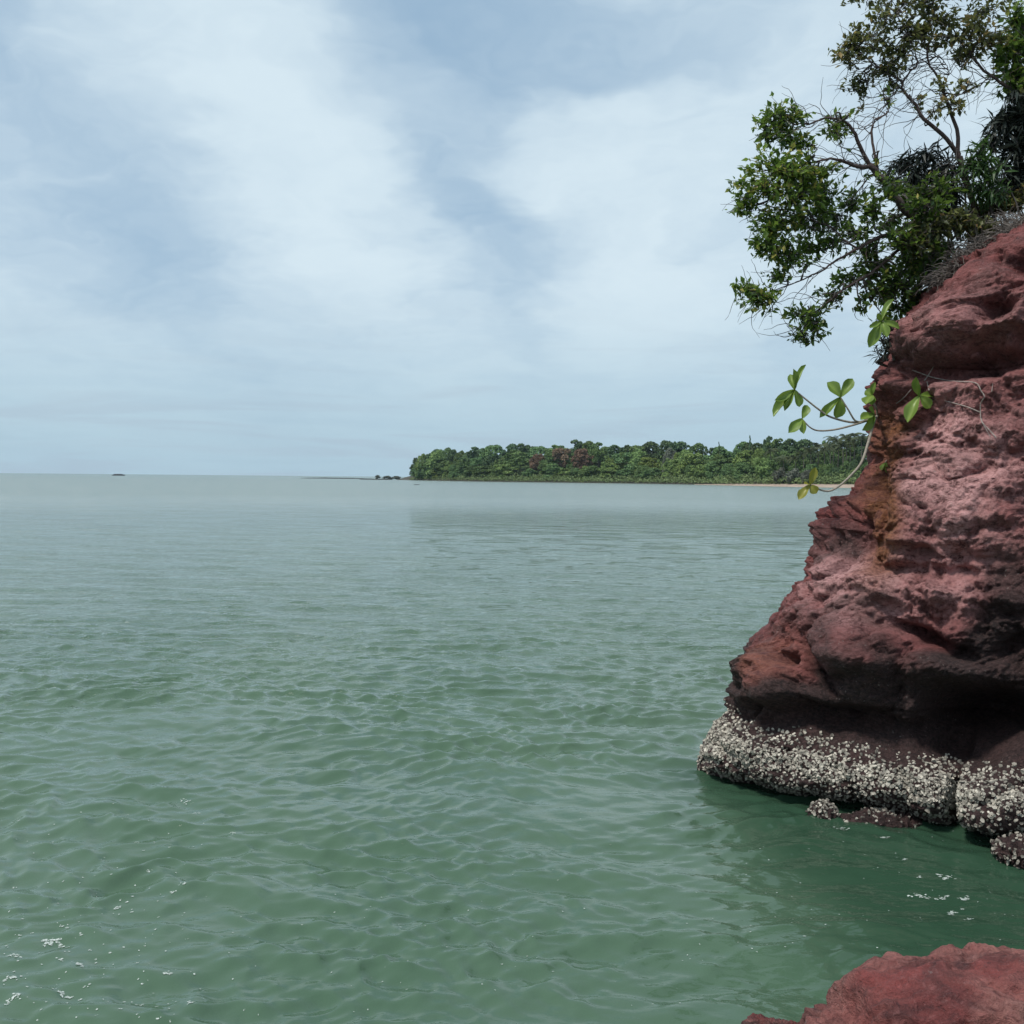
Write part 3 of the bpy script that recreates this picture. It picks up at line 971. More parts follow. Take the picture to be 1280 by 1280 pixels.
d0 = D_TREE
tree('overhanging_tree', 'leaning tree with green glossy leaves and hanging branches reaching out from the cliff edge',
     [(1262, 330, d0 + 0.1, 0.075), (1215, 285, d0 + 0.05, 0.07), (1165, 272, d0, 0.062), (1138, 268, d0, 0.058), (1120, 247, d0 - .05, 0.052), (1100, 220, d0 - .1, 0.045), (1086, 206, d0 - .1, 0.038)],
     [[(1088, 208, d0 - .1, 0.030), (1075, 209, d0 - .15, 0.027), (1062, 205, d0 - .2, 0.022), (1041, 199, d0 - .25, 0.017), (1010, 205, d0 - .2, 0.010), (980, 215, d0 - .2, 0.006)],
      [(1088, 208, d0 - .1, 0.028), (1076, 185, d0 - .15, 0.022), (1065, 161, d0 - .2, 0.018), (1052, 151, d0 - .2, 0.014), (1035, 148, d0 - .2, 0.010), (1004, 156, d0 - .2, 0.008), (980, 150, d0 - .2, 0.005)],
      [(1098, 218, d0 - .1, 0.018), (1090, 172, d0 - .1, 0.014), (1093, 151, d0 - .1, 0.011), (1109, 141, d0 - .1, 0.009), (1111, 124, d0 - .1, 0.007)],
      [(1150, 272, d0, 0.034), (1120, 290, d0 - .1, 0.028), (1093, 299, d0 - .15, 0.025), (1072, 311, d0 - .2, 0.021), (1045, 326, d0 - .2, 0.016), (1015, 345, d0 - .2, 0.010), (950, 368, d0 - .2, 0.004)],
      [(1150, 275, d0, 0.026), (1125, 310, d0 - .1, 0.02), (1090, 340, d0 - .1, 0.016), (1050, 365, d0 - .2, 0.011), (1015, 395, d0 - .2, 0.006), (1000, 418, d0 - .2, 0.003)],
      [(1072, 311, d0 - .2, 0.014), (1055, 300, d0 - .2, 0.012), (1040, 285, d0 - .2, 0.010), (1000, 270, d0 - .25, 0.006), (950, 255, d0 - .25, 0.004)]],
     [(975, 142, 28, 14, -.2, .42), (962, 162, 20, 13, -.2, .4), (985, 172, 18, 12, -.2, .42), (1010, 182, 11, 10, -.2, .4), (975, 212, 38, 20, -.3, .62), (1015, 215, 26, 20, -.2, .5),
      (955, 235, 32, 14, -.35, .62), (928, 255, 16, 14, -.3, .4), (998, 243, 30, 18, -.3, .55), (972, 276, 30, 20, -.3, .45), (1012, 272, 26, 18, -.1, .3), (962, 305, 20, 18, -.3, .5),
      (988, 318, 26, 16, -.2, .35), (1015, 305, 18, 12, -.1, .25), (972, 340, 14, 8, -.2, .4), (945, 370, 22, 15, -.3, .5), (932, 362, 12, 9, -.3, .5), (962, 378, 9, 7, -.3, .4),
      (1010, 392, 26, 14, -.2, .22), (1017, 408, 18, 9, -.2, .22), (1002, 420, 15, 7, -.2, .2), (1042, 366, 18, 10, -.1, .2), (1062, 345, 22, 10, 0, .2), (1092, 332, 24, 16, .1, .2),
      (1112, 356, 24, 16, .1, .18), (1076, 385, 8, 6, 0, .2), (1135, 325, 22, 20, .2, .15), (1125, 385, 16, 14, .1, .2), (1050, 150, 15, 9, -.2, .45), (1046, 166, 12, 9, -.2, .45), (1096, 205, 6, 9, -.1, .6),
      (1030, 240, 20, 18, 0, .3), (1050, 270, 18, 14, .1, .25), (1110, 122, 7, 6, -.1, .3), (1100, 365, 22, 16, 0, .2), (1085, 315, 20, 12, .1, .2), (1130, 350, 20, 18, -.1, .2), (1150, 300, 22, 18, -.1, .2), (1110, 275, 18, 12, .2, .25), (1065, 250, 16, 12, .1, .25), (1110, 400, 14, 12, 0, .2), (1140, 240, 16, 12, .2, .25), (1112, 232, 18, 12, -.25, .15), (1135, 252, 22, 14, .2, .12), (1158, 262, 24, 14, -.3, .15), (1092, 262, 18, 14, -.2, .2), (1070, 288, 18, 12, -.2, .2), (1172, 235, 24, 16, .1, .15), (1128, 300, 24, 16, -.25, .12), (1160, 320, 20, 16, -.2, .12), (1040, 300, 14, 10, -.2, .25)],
     d0, M_LEAF_A, 3, group='trees rooted on the cliff top')
tree('overhanging_tree', 'slender forked tree with sparse olive leaves standing above the strap leaved shrubs',
     [(1240, 325, d0 + .3, 0.05), (1222, 270, d0 + .3, 0.046), (1207, 225, d0 + .3, 0.042), (1197, 190, d0 + .3, 0.038)],
     [[(1197, 192, d0 + .3, 0.030), (1180, 170, d0 + .25, 0.028), (1153, 147, d0 + .2, 0.025), (1146, 133, d0 + .2, 0.024), (1128, 112, d0 + .2, 0.020), (1127, 100, d0 + .2, 0.017), (1114, 94, d0 + .2, 0.013), (1090, 80, d0 + .1, 0.008), (1070, 60, d0 + .1, 0.004)],
      [(1197, 192, d0 + .3, 0.028), (1197, 166, d0 + .3, 0.025), (1189, 142, d0 + .3, 0.021), (1180, 116, d0 + .3, 0.018), (1172, 97, d0 + .3, 0.016), (1158, 70, d0 + .3, 0.012), (1165, 40, d0 + .3, 0.008), (1150, 8, d0 + .3, 0.005)],
      [(1128, 103, d0 + .2, 0.014), (1138, 89, d0 + .2, 0.012), (1147, 78, d0 + .2, 0.010), (1135, 45, d0 + .2, 0.006), (1120, 15, d0 + .2, 0.004)],
      [(1180, 116, d0 + .3, 0.009), (1200, 118, d0 + .3, 0.009), (1222, 107, d0 + .35, 0.008), (1240, 95, d0 + .4, 0.007)],
      [(1300, 135, d0 + .5, 0.03), (1275, 118, d0 + .5, 0.026), (1246, 100, d0 + .4, 0.022), (1220, 78, d0 + .4, 0.017), (1196, 45, d0 + .4, 0.010), (1180, 15, d0 + .4, 0.005)],
      [(1160, 72, d0 + .3, 0.006), (1175, 72, d0 + .3, 0.006), (1184, 84, d0 + .3, 0.005), (1187, 95, d0 + .3, 0.004)]],
     [(1065, 58, 22, 16, .1, .5), (1085, 46, 24, 14, .1, .4), (1060, 75, 14, 8, .1, .3), (1100, 20, 18, 12, .1, .3), (1120, 60, 24, 16, .2, .35), (1132, 35, 24, 14, .2, .35), (1105, 84, 22, 11, .2, .25),
      (1078, 100, 18, 8, .2, .22), (1072, 113, 14, 6, .2, .2), (1112, 106, 9, 6, .2, .2), (1150, 46, 22, 15, .3, .45), (1175, 25, 22, 15, .3, .45), (1190, 46, 26, 14, .3, .5), (1220, 36, 26, 18, .3, .55),
      (1240, 46, 20, 12, .4, .6), (1215, 62, 18, 11, .4, .4), (1203, 76, 11, 7, .4, .35), (1160, 8, 22, 10, .3, .3), (1130, 4, 18, 8, .2, .25), (1230, 8, 26, 10, .4, .3), (1178, 108, 10, 7, .2, .5),
      (1190, 130, 15, 9, .2, .45), (1168, 138, 11, 6, .2, .5), (1210, 104, 12, 7, .3, .5), (1148, 122, 7, 7, .2, .6), (1116, 118, 6, 6, .2, .2), (1160, -20, 50, 16, .3, .35), (1080, -10, 30, 12, .2, .3)],
     d0, M_LEAF_B, 4, leaf=0.062, per_area=0.075, group='trees rooted on the cliff top')
tree('overhanging_tree', 'dense dark green tree rising behind the strap leaved shrub above the cliff',
     [(1345, 330, d0 + .6, 0.09), (1335, 230, d0 + .6, 0.08), (1322, 130, d0 + .6, 0.06), (1315, 40, d0 + .6, 0.035)],
     [[(1325, 160, d0 + .6, 0.035), (1300, 110, d0 + .6, 0.022), (1270, 80, d0 + .5, 0.01)], [(1318, 80, d0 + .6, 0.03), (1295, 50, d0 + .6, 0.02), (1268, 25, d0 + .5, 0.008)]],
     [(1265, 66, 20, 18, .5, .35), (1268, 98, 24, 18, .5, .3), (1270, 22, 14, 13, .5, .3), (1300, 60, 36, 40, .7, .3), (1340, 20, 50, 45, .8, .3), (1350, 110, 50, 50, .8, .25), (1300, 130, 30, 30, .7, .2)],
     d0, M_LEAF_A, 6, leaf=0.085, group='trees rooted on the cliff top')


def shrub(name, label, root_px, clusters, depth, mat, seed, leaf, aspect, per_area, hang, stems=9, droop=0.3, spray=0.2, per=9, group=None, bright=None):
    rg = np.random.default_rng(seed)
    root = link(name, None, label=label, category='shrub', group=group, loc=P(*root_px))
    base = np.array(root.location)
    t = Tubes()
    pos, dirs, nr, L, W, tint = cluster_leaves(clusters, depth, per_area, leaf, aspect, rg, t, hang=hang, leaf_per_spray=per, spray=spray)
    for cl in clusters:
        c = P(cl[0], cl[1], depth + (cl[4] if len(cl) > 4 else 0))
        for _ in range(max(1, stems // len(clusters))):
            a = base + rg.normal(0, 0.06, 3) * np.array([1, 1, 0.2])
            e = c + rg.normal(0, 0.08, 3)
            t.add([a, a * 0.6 + e * 0.4 + rg.normal(0, 0.06, 3), e], 0.014, 0.005, 5, n=9)
    t.v = [v - base for v in t.v]
    link('stems', t.mesh('stems', M_TWIG), parent=root, kind='stuff')
    link('foliage', leaf_mesh('foliage', pos - base, dirs, nr, L, W, mat, tint, droop=droop), parent=root, kind='stuff')


shrub('strap_leaved_shrub', 'dark shrub with drooping narrow leaves beneath the forked tree', (1190, 300, d0 + .45),
      [(1160, 194, 32, 10, .4, .4), (1130, 206, 24, 12, .4, .4), (1150, 222, 40, 16, .4, .35), (1180, 208, 24, 14, .4, .35), (1115, 225, 14, 10, .3, .4), (1185, 235, 28, 18, .4, .3), (1150, 245, 30, 16, .4, .3), (1185, 262, 34, 18, .4, .3)],
      d0, M_LEAF_DARK, 31, 0.16, 0.13, 0.060, 0.4, spray=0.16, per=10, group='shrubs on the cliff top')
shrub('strap_leaved_shrub', 'tall dark shrub of long hanging leaves at the cliff summit', (1300, 290, d0 + .4),
      [(1268, 128, 18, 18, .4, .4), (1258, 152, 18, 18, .4, .4), (1275, 160, 20, 30, .4, .3), (1246, 172, 14, 14, .4, .4), (1266, 195, 20, 24, .4, .3), (1285, 220, 20, 30, .4, .2), (1310, 180, 30, 50, .5, .3), (1262, 225, 18, 20, .4, .3)],
      d0, M_LEAF_DARK, 33, 0.21, 0.15, 0.040, 0.6, spray=0.15, per=9, group='shrubs on the cliff top')
shrub('feathery_shrub', 'bright green feathery shrub between the two dark strap leaved shrubs', (1250, 300, d0 + .2),
      [(1226, 192, 16, 14, .1, .6), (1215, 210, 16, 16, .1, .5), (1232, 212, 18, 18, .1, .45), (1222, 235, 18, 16, .1, .4), (1245, 240, 20, 16, .1, .35)],
      d0, M_LEAF_BAMBOO, 35, 0.13, 0.16, 0.055, 0.4, spray=0.14, per=10)
shrub('leafy_shrub', 'dense dark leafy shrub in the shade below the leaning tree trunk', (1215, 350, d0 + .35),
      [(1165, 285, 30, 16, -.25, .2), (1200, 275, 26, 18, -.2, .2), (1140, 300, 24, 16, -.25, .2), (1230, 285, 22, 14, -.1, .25), (1180, 312, 22, 18, .35, .15), (1155, 335, 22, 22, .3, .15), (1145, 370, 16, 20, .2, .15), (1225, 262, 22, 16, .35, .3), (1250, 255, 24, 14, .35, .35), (1215, 290, 18, 14, .3, .2), (1275, 245, 20, 16, .3, .3)],
      d0, M_LEAF_B, 37, 0.066, 0.5, 0.125, 0.2)
shrub('narrow_leaved_shrub', 'small bluish shrub of spiky leaves at the cliff edge', (1112, 452, 9.75),
      [(1108, 425, 10, 9, 0, .5), (1100, 438, 8, 7, 0, .5), (1115, 412, 9, 8, 0, .45)],
      9.7, M_LEAF_DARK, 39, 0.11, 0.14, 0.10, 0.1, spray=0.08, per=9)


def build_dry_grass():
    rg = np.random.default_rng(41)
    t = Tubes()
    edge = np.array([(1172, 356), (1185, 340), (1200, 327), (1220, 312), (1240, 300), (1262, 286), (1285, 275), (1320, 250)], float)
    for _ in range(1000):
        s = rg.uniform(0, len(edge) - 1.01)
        i = int(s)
        e = edge[i] + (edge[i + 1] - edge[i]) * (s - i)
        a = P(e[0] + rg.normal(0, 4), e[1] + rg.uniform(-2, 12), 10.0 + rg.uniform(-0.1, 0.35))
        ln = rg.uniform(0.12, 0.34)
        dv = norm(np.array([rg.normal(-0.35, 0.6), rg.normal(0, 0.5), rg.uniform(0.3, 1.2)]))
        q = [a]
        for k in range(6):
            dv = norm(dv + np.array([rg.normal(-0.05, 0.28), rg.normal(0, 0.28), -0.22 + rg.normal(0, 0.2)]))
            q.append(q[-1] + dv * ln / 6)
        t.add(q, 0.0046, 0.002, 3)
    link('dry_grass', t.mesh('dry_grass', bark_material('dry_grass_stalk', (0.085, 0.072, 0.066), (0.22, 0.19, 0.17))), kind='stuff',
         label='grey dry grass matted along the upper cliff edge', category='grass')


build_dry_grass()

# ------------------------------------------------------------------ broad leaved shoots on the face
def broad_leaf_proto(name, seed, curl):
    nl, nw = 9, 5
    u = np.linspace(0, 1, nl)
    w = np.interp(u, [0, 0.12, 0.35, 0.62, 0.82, 0.94, 1], [0.05, 0.18, 0.36, 0.5, 0.44, 0.24, 0.03])
    vs = []
    for i in range(nl):
        for j in range(nw):
            s = j / (nw - 1) * 2 - 1
            vs.append((u[i], s * w[i], 0.16 * abs(s) * w[i] * 2 - curl * u[i] ** 2 - 0.02 * math.sin(u[i] * 9 + s * 2 + seed)))
    v = np.array(vs)
    tint = 0.45 + 0.25 * np.abs(v[:, 1]) + 0.1 * np.sin(v[:, 0] * 7)
    vein = (np.arange(len(v)) % nw == nw // 2)
    tint[vein] = 0.9
    return mesh_from(name, v, grid_faces(nl, nw), M_BROAD, attrs={'tint': tint})


M_BROAD = leaf_material('broad_leaf', (0.065, 0.125, 0.022), (0.26, 0.37, 0.070), 0.3, 0.38)
M_BROAD_OLD = leaf_material('yellowing_broad_leaf', (0.14, 0.15, 0.02), (0.34, 0.33, 0.06), 0.3, 0.4)
LEAF_PROTO = [broad_leaf_proto('leaf', s, c) for s, c in ((0, 0.10), (1, 0.22), (2, 0.02))]
LEAF_OLD = [m.copy() for m in LEAF_PROTO]
for m_ in LEAF_OLD:
    m_.materials.clear()
    m_.materials.append(M_BROAD_OLD)


def zm(x, y):
    return 950 + x / 5.565, 440 + y / 5.565


def zg(x, y):
    return 900 + x / 5.333, 280 + y / 5.333


def broad_plant(name, label, root_px, stems, rosettes, depth, seed, conv=zm, group=None):
    """stems: lists of zoom points; rosettes: (base, [(tip, width), ...], depth offset)"""
    rg = np.random.default_rng(seed)
    rx, ry = conv(*root_px)
    root = link(name, None, label=label, category='plant', group=group, loc=P(rx, ry, depth))
    base = np.array(root.location)
    for st in stems:
        pts = []
        for q in st['p']:
            ax, ay = conv(q[0], q[1])
            pts.append(P(ax, ay, depth + (q[2] if len(q) > 2 else 0)) - base)
        t = Tubes()
        t.add(pts, st['r'][0], st['r'][1], 7, n=26)
        link('stem', t.mesh('stem', M_STEM), parent=root)
    k = 0
    for bs, tips, dz in rosettes:
        bx, by = conv(*bs)
        for tp in tips:
            tx, ty = conv(tp[0], tp[1])
            wpx = tp[2] / 5.565
            toff = rg.uniform(-0.09, 0.05)
            a, b = P(bx, by, depth + dz), P(tx, ty, depth + dz + toff)
            ax = b - a
            ln = np.linalg.norm(ax)
            ax = ax / ln
            n0 = np.array([-0.3, -0.85, 0.55]) + rg.normal(0, 0.32, 3)
            side = norm(np.cross(n0, ax))
            n1 = np.cross(ax, side)
            wd = wpx * depth / 1280 * 1.15
            proto = (LEAF_OLD if len(tp) > 3 else LEAF_PROTO)[k % 3]
            o = link('leaf', proto, parent=root)
            M = Matrix(((ax[0] * ln, side[0] * wd, n1[0] * ln, a[0] - base[0]), (ax[1] * ln, side[1] * wd, n1[1] * ln, a[1] - base[1]),
                        (ax[2] * ln, side[2] * wd, n1[2] * ln, a[2] - base[2]), (0, 0, 0, 1)))
            o.matrix_local = M
            k += 1


rd = min(rock_depth(1093, 522), rock_depth(1098, 518))
broad_plant('broad_leaved_plant', 'plant with long bare stems and green leaf rosettes reaching out over the sea',
            (818, 445), [dict(p=[(265, 285, -.3), (410, 400, -.3), (500, 455, -.28), (660, 490, -.26), (800, 458, -.2), (825, 440, .12)], r=(0.008, 0.013)),
                         dict(p=[(562, 318, -.3), (610, 395, -.3), (655, 470, -.28), (690, 488, -.26)], r=(0.007, 0.010)),
                         dict(p=[(295, 468, -.35), (350, 525, -.35), (410, 547, -.32), (520, 540, -.3), (660, 505, -.28), (800, 460, -.2)], r=(0.006, 0.011)),
                         dict(p=[(350, 925, -.6), (400, 952, -.6), (480, 968, -.6), (560, 925, -.58), (650, 840, -.55), (710, 760, -.5), (750, 640, -.4), (800, 470, -.22), (825, 440, .12)], r=(0.007, 0.015)),
                         dict(p=[(820, 445, .08), (812, 400, -.2), (785, 340, -.25), (778, 280, -.25)], r=(0.012, 0.006))],
            [((240, 262), [(312, 80, 36), (208, 150, 46), (92, 448, 62), (112, 335, 50), (172, 392, 46), (276, 382, 56), (240, 120, 40)], -.3),
             ((560, 315), [(484, 205, 84), (645, 185, 64), (415, 452, 50), (545, 460, 80)], -.3),
             ((292, 465), [(330, 370, 54), (205, 556, 62), (300, 556, 46)], -.35),
             ((348, 925), [(385, 803, 46, 1), (268, 1022, 54, 1), (394, 980, 56, 1), (305, 915, 34, 1)], -.6),
             ((795, 430), [(725, 545, 66), (768, 500, 60), (700, 470, 60), (760, 385, 50)], -.28),
             ((780, 300), [(792, 215, 34), (730, 270, 56), (735, 355, 76), (775, 360, 50)], -.28)], rd, 51)
rd = rock_depth(1150, 496)
broad_plant('broad_leaved_plant', 'four leaved green shoot growing beside the dry roots on the rock face', (1150, 330),
            [dict(p=[(1110, 306, -.26), (1140, 318, -.2), (1165, 325, -.05), (1180, 325, .15)], r=(0.007, 0.009))],
            [((1110, 305), [(1080, 182, 54), (1018, 462, 80), (1202, 306, 52), (1188, 388, 70)], -.26)], rd, 53)
rd = rock_depth(1107, 580)
broad_plant('broad_leaved_plant', 'small dark leaved seedling on the orange streak of the rock', (872, 765),
            [dict(p=[(870, 770, -.05), (880, 755, 0.0), (885, 750, .1)], r=(0.005, 0.006))],
            [((872, 770), [(838, 822, 34), (905, 848, 40), (925, 868, 30)], -.05)], rd, 55)
rd = rock_depth(1124, 412, 9.6)
broad_plant('broad_leaved_plant', 'light green shoot with upright leaf at the cliff edge below the tree', (1190, 690),
            [dict(p=[(1078, 650, -.1), (1120, 668, -.08), (1170, 685, -.02), (1215, 700, .15)], r=(0.009, 0.012))],
            [((1075, 650), [(1150, 492, 48), (1000, 808, 70), (998, 692, 34), (1140, 690, 66), (1118, 738, 56), (1048, 598, 34), (1200, 690, 50)], -.1)], rd, 57, conv=zg)


def build_dry_roots():
    def zr(x, y):
        return 1080 + x / 4.57, 280 + y / 4.57
    lines = [([(275, 835), (340, 858), (405, 880), (520, 900), (640, 905), (665, 950), (690, 985), (668, 1020), (665, 1060), (670, 1125), (710, 1170), (755, 1220)], 0.006, 0.005),
             ([(460, 1010), (520, 1025), (590, 1045), (660, 1075)], 0.004, 0.006), ([(345, 895), (370, 860), (398, 812)], 0.006, 0.004),
             ([(185, 1025), (225, 995), (270, 945)], 0.005, 0.005), ([(670, 1125), (690, 1160), (722, 1215)], 0.004, 0.003), ([(360, 900), (372, 950)], 0.006, 0.004), ([(735, 910), (730, 960)], 0.003, 0.003)]
    a = zr(640, 905)
    loc = P(a[0], a[1], rock_depth(*a))
    root = link('dry_roots', None, label='pale dry roots clinging to the red face under the overhang', category='roots', loc=loc)
    for pts, r0, r1 in lines:
        q = catmull([(*zr(x, y), 0) for x, y in pts], len(pts) * 4)
        w = np.array([P(x, y, rock_depth(x, y) - 0.03) for x, y, _ in q])
        for _ in range(2):
            w[1:-1] = (w[:-2] + 2 * w[1:-1] + w[2:]) / 4
        t = Tubes()
        t.add(w - loc, r0, r1, 5)
        link('root_strand', t.mesh('root_strand', M_DRY), parent=root)


build_dry_roots()

# ------------------------------------------------------------------ far shore
def horizon_y(px):
    return 597.2 + 0.00925 * (px - 640)


SHORE = np.array([(505, 880), (560, 760), (600, 700), (700, 650), (800, 610), (880, 540), (940, 480), (1000, 440), (1050, 420), (1150, 400), (1300, 390)], float)


def shore_dist(px):
    return np.interp(px, SHORE[:, 0], SHORE[:, 1])


def shore_pt(px, inland=0.0, z=0.0):
    d = shore_dist(px) + inland
    g = P(px, horizon_y(px), 1.0) - EYE
    q = EYE + g * d
    return np.array([q[0], q[1], z])


def build_land():
    pxs = np.concatenate([np.linspace(496, 530, 12), np.linspace(540, 1500, 60)])
    ins = np.array([-4, 0, 5, 14, 30, 60, 110, 220])
    hs = np.array([-0.5, 0.05, 0.8, 1.6, 3.0, 7.0, 13.0, 13.0])
    v = []
    for px in pxs:
        k = np.clip((px - 496) / 60, 0.0, 1)
        for a, h in zip(ins, hs):
            q = shore_pt(px, a * max(k, 0.3))
            q[2] = h * (k if h > 0 else 1)
            v.append(q)
    m = plain_material('headland_soil', (0.030, 0.028, 0.020), (0.060, 0.055, 0.035), 0.2)
    link('headland_ground', mesh_from('headland_ground', v, grid_faces(len(pxs), len(ins))[:, ::-1], m), kind='structure')
    v = []
    bx = np.linspace(868, 1400, 60)
    for i, px in enumerate(bx):
        wv = min(1, i / 25)
        for a, h in ((-2 - 9 * wv, -0.25), (-3 * wv, 0.15 + 0.35 * wv), (2, 0.3 + 0.7 * wv), (7, 0.9 + 0.6 * wv)):
            q = shore_pt(px, a)
            q[2] = h
            v.append(q)
    m = plain_material('pale_sand', (0.28, 0.21, 0.165), (0.38, 0.30, 0.24), 0.3)
    link('beach', mesh_from('beach', v, grid_faces(len(bx), 4)[:, ::-1], m), kind='structure')


build_land()

M_CAN = {'dark': canopy_material('dark_canopy', (0.034, 0.078, 0.034), (0.125, 0.205, 0.072)),
         'mid': canopy_material('mid_canopy', (0.050, 0.108, 0.030), (0.185, 0.300, 0.078)),
         'light': canopy_material('light_canopy', (0.074, 0.145, 0.028), (0.290, 0.400, 0.085)),
         'rust': canopy_material('rusty_canopy', (0.095, 0.080, 0.042), (0.370, 0.240, 0.145)),
         'grey': canopy_material('grey_canopy', (0.085, 0.095, 0.070), (0.210, 0.225, 0.170))}
M_TRUNK_FAR = plain_material('pale_trunk', (0.12, 0.10, 0.085), (0.22, 0.195, 0.165), 0.8)


def crown_cloud(rg, lobes, per, size):
    """leaf clumps on the surface of many overlapping lobes; unit-ish crown, base at z=0"""
    pos, nr = [], []
    for c, r in lobes:
        n = int(per * r ** 1.6 * 4)
        q = norm(rg.normal(size=(n, 3)))
        q[:, 2] = np.where(q[:, 2] < -0.45, -q[:, 2], q[:, 2])
        rad = r * rg.uniform(0.72, 1.08, n)[:, None]
        p = c + q * rad * np.array([1, 1, 0.8])
        keep = np.ones(n, bool)
        for c2, r2 in lobes:
            if c2 is not c:
                keep &= np.linalg.norm((p - c2) / np.array([1, 1, 0.8]), axis=1) > r2 * 0.78
        pos.append(p[keep])
        nr.append(q[keep])
    pos, nr = np.vstack(pos), np.vstack(nr)
    n = len(pos)
    nr = norm(nr + rg.normal(0, 0.55, (n, 3)) + [0, 0, 0.25])
    dirs = norm(np.cross(nr, rg.normal(size=(n, 3))))
    L = size * rg.uniform(0.6, 1.4, n)
    return pos - dirs * L[:, None] * 0.5, dirs, nr, L, L * rg.uniform(0.6, 0.95, n), np.clip(rg.beta(2, 2, n), 0, 1)


def crown_shapes():
    """crowns about 1 unit tall, sitting above z=0.2"""
    out = []
    for s in range(7):
        rg = np.random.default_rng(100 + s)
        lobes = []
        if s < 4:                                                    # broad rounded
            for _ in range(26):
                a, h = rg.uniform(0, 6.28), rg.uniform(0, 1)
                r = 0.38 * math.sqrt(max(0.08, 1 - (h * 0.95) ** 2)) * math.sqrt(rg.uniform(0.1, 1.0))
                lobes.append((np.array([r * math.cos(a), r * math.sin(a), 0.14 + 0.70 * h]), rg.uniform(0.12, 0.19)))
            for _ in range(16):
                a, h = rg.uniform(0, 6.28), rg.uniform(0.35, 1.08)
                r = 0.50 * math.sqrt(max(0.03, 1 - (h * 0.93) ** 2)) * rg.uniform(0.75, 1.1)
                lobes.append((np.array([r * math.cos(a), r * math.sin(a), 0.16 + 0.74 * h]), rg.uniform(0.045, 0.085)))
        elif s < 6:                                                  # flat topped, layered
            for _ in range(26):
                a = rg.uniform(0, 6.28)
                r = rg.uniform(0.05, 0.42)
                lobes.append((np.array([r * math.cos(a), r * math.sin(a), rg.choice([0.2, 0.42, 0.64, 0.84]) + rg.normal(0, 0.03)]), rg.uniform(0.11, 0.17)))
        else:                                                        # tall narrow
            for k in range(14):
                h = k / 13
                a = rg.uniform(0, 6.28)
                r = 0.12 * (1 - 0.6 * h)
                lobes.append((np.array([r * math.cos(a), r * math.sin(a), 0.2 + 0.72 * h]), 0.13 * (1.1 - 0.7 * h)))
        out.append(crown_cloud(rg, lobes, 1500, 0.050))
    return out


CROWNS = crown_shapes()
CROWN_MESH = {}


def crown_mesh(shape, kind):
    if (shape, kind) not in CROWN_MESH:
        pos, dirs, nr, L, W, tint = CROWNS[shape]
        CROWN_MESH[(shape, kind)] = leaf_mesh('crown', pos, dirs, nr, L, W, M_CAN[kind], tint)
    return CROWN_MESH[(shape, kind)]


def far_trunk_mesh():
    t = Tubes()
    t.add([(0, 0, -0.1), (0.01, 0, 0.2), (-0.01, 0.01, 0.45), (0, 0, 0.7)], 0.03, 0.012, 6, n=8)
    for a in range(5):
        c, s = math.cos(a * 1.3), math.sin(a * 1.3)
        t.add([(0, 0, 0.3 + 0.06 * a), (0.1 * c, 0.1 * s, 0.45 + 0.05 * a), (0.24 * c, 0.24 * s, 0.55 + 0.05 * a)], 0.014, 0.006, 5)
    return t.mesh('trunk', M_TRUNK_FAR)


FAR_TRUNK = far_trunk_mesh()
LABELS = {'dark': 'dark green rounded tree in the woods of the far headland', 'mid': 'mid green bushy tree in the woods of the far headland',
          'light': 'light yellow green tree in the woods of the far headland', 'rust': 'rusty brown leaved tree among green trees on the far headland',
          'grey': 'grey green leafless looking tree on the far headland'}


def far_tree(px, inland, top_y, width_px, kind, shape, label=None, sink=0.0, rot=None):
    d = shore_dist(px) + inland
    z0 = max(0.0, np.interp(inland, [0, 14, 30, 60, 110], [0.3, 1.4, 2.8, 5.8, 7.8])) - 0.4
    ztop = EYE[2] + (horizon_y(px) - top_y) * d / 1280
    h = max(3.0, ztop - z0)
    b = shore_pt(px, inland, z0)
    w = width_px * d / 1280 / 0.95
    root = link('far_tree', None, loc=b, label=label or LABELS[kind], category='tree', group='trees on the far headland')
    root.scale = (w, w, h * 1.03)
    root.rotation_euler = (0, 0, rot if rot is not None else random.uniform(0, 6.28))
    link('trunk', FAR_TRUNK, parent=root)
    link('crown', crown_mesh(shape, kind), parent=root)
    return root


TOP = np.array([(505, 588), (512, 580), (520, 573), (532, 566), (548, 562), (562, 559.5), (580, 562), (600, 559), (615, 554), (630, 550.5), (648, 556), (668, 560),
                (690, 555.5), (715, 554), (738, 549), (755, 554), (780, 554), (800, 556), (815, 552), (845, 552), (865, 552), (880, 556), (893, 557), (905, 554), (922, 553),
                (938, 548), (962, 547), (985, 549.5), (1005, 550), (1022, 555), (1040, 552), (1100, 545), (1300, 535)], float)


def top_y(px):
    return np.interp(px, TOP[:, 0], TOP[:, 1])


def woods_label(px, row, kind, shape):
    tone = {'dark': 'dark green', 'mid': 'mid green', 'light': 'light green'}[kind]
    form = ('rounded', 'bushy', 'domed', 'lumpy', 'flat topped', 'layered')[shape]
    where = ('on the headland skyline', 'halfway down the headland woods', 'just above the shore scrub')[row]
    for lim, z in ((575, 'near the headland tip'), (655, 'between headland tip and rusty trees'), (760, 'around the rusty trees'),
                   (860, 'by the bright yellow tree'), (950, 'around the dark conifer'), (9999, 'behind the sandy beach')):
        if px < lim:
            return f'{tone} {form} tree {where} {z}'


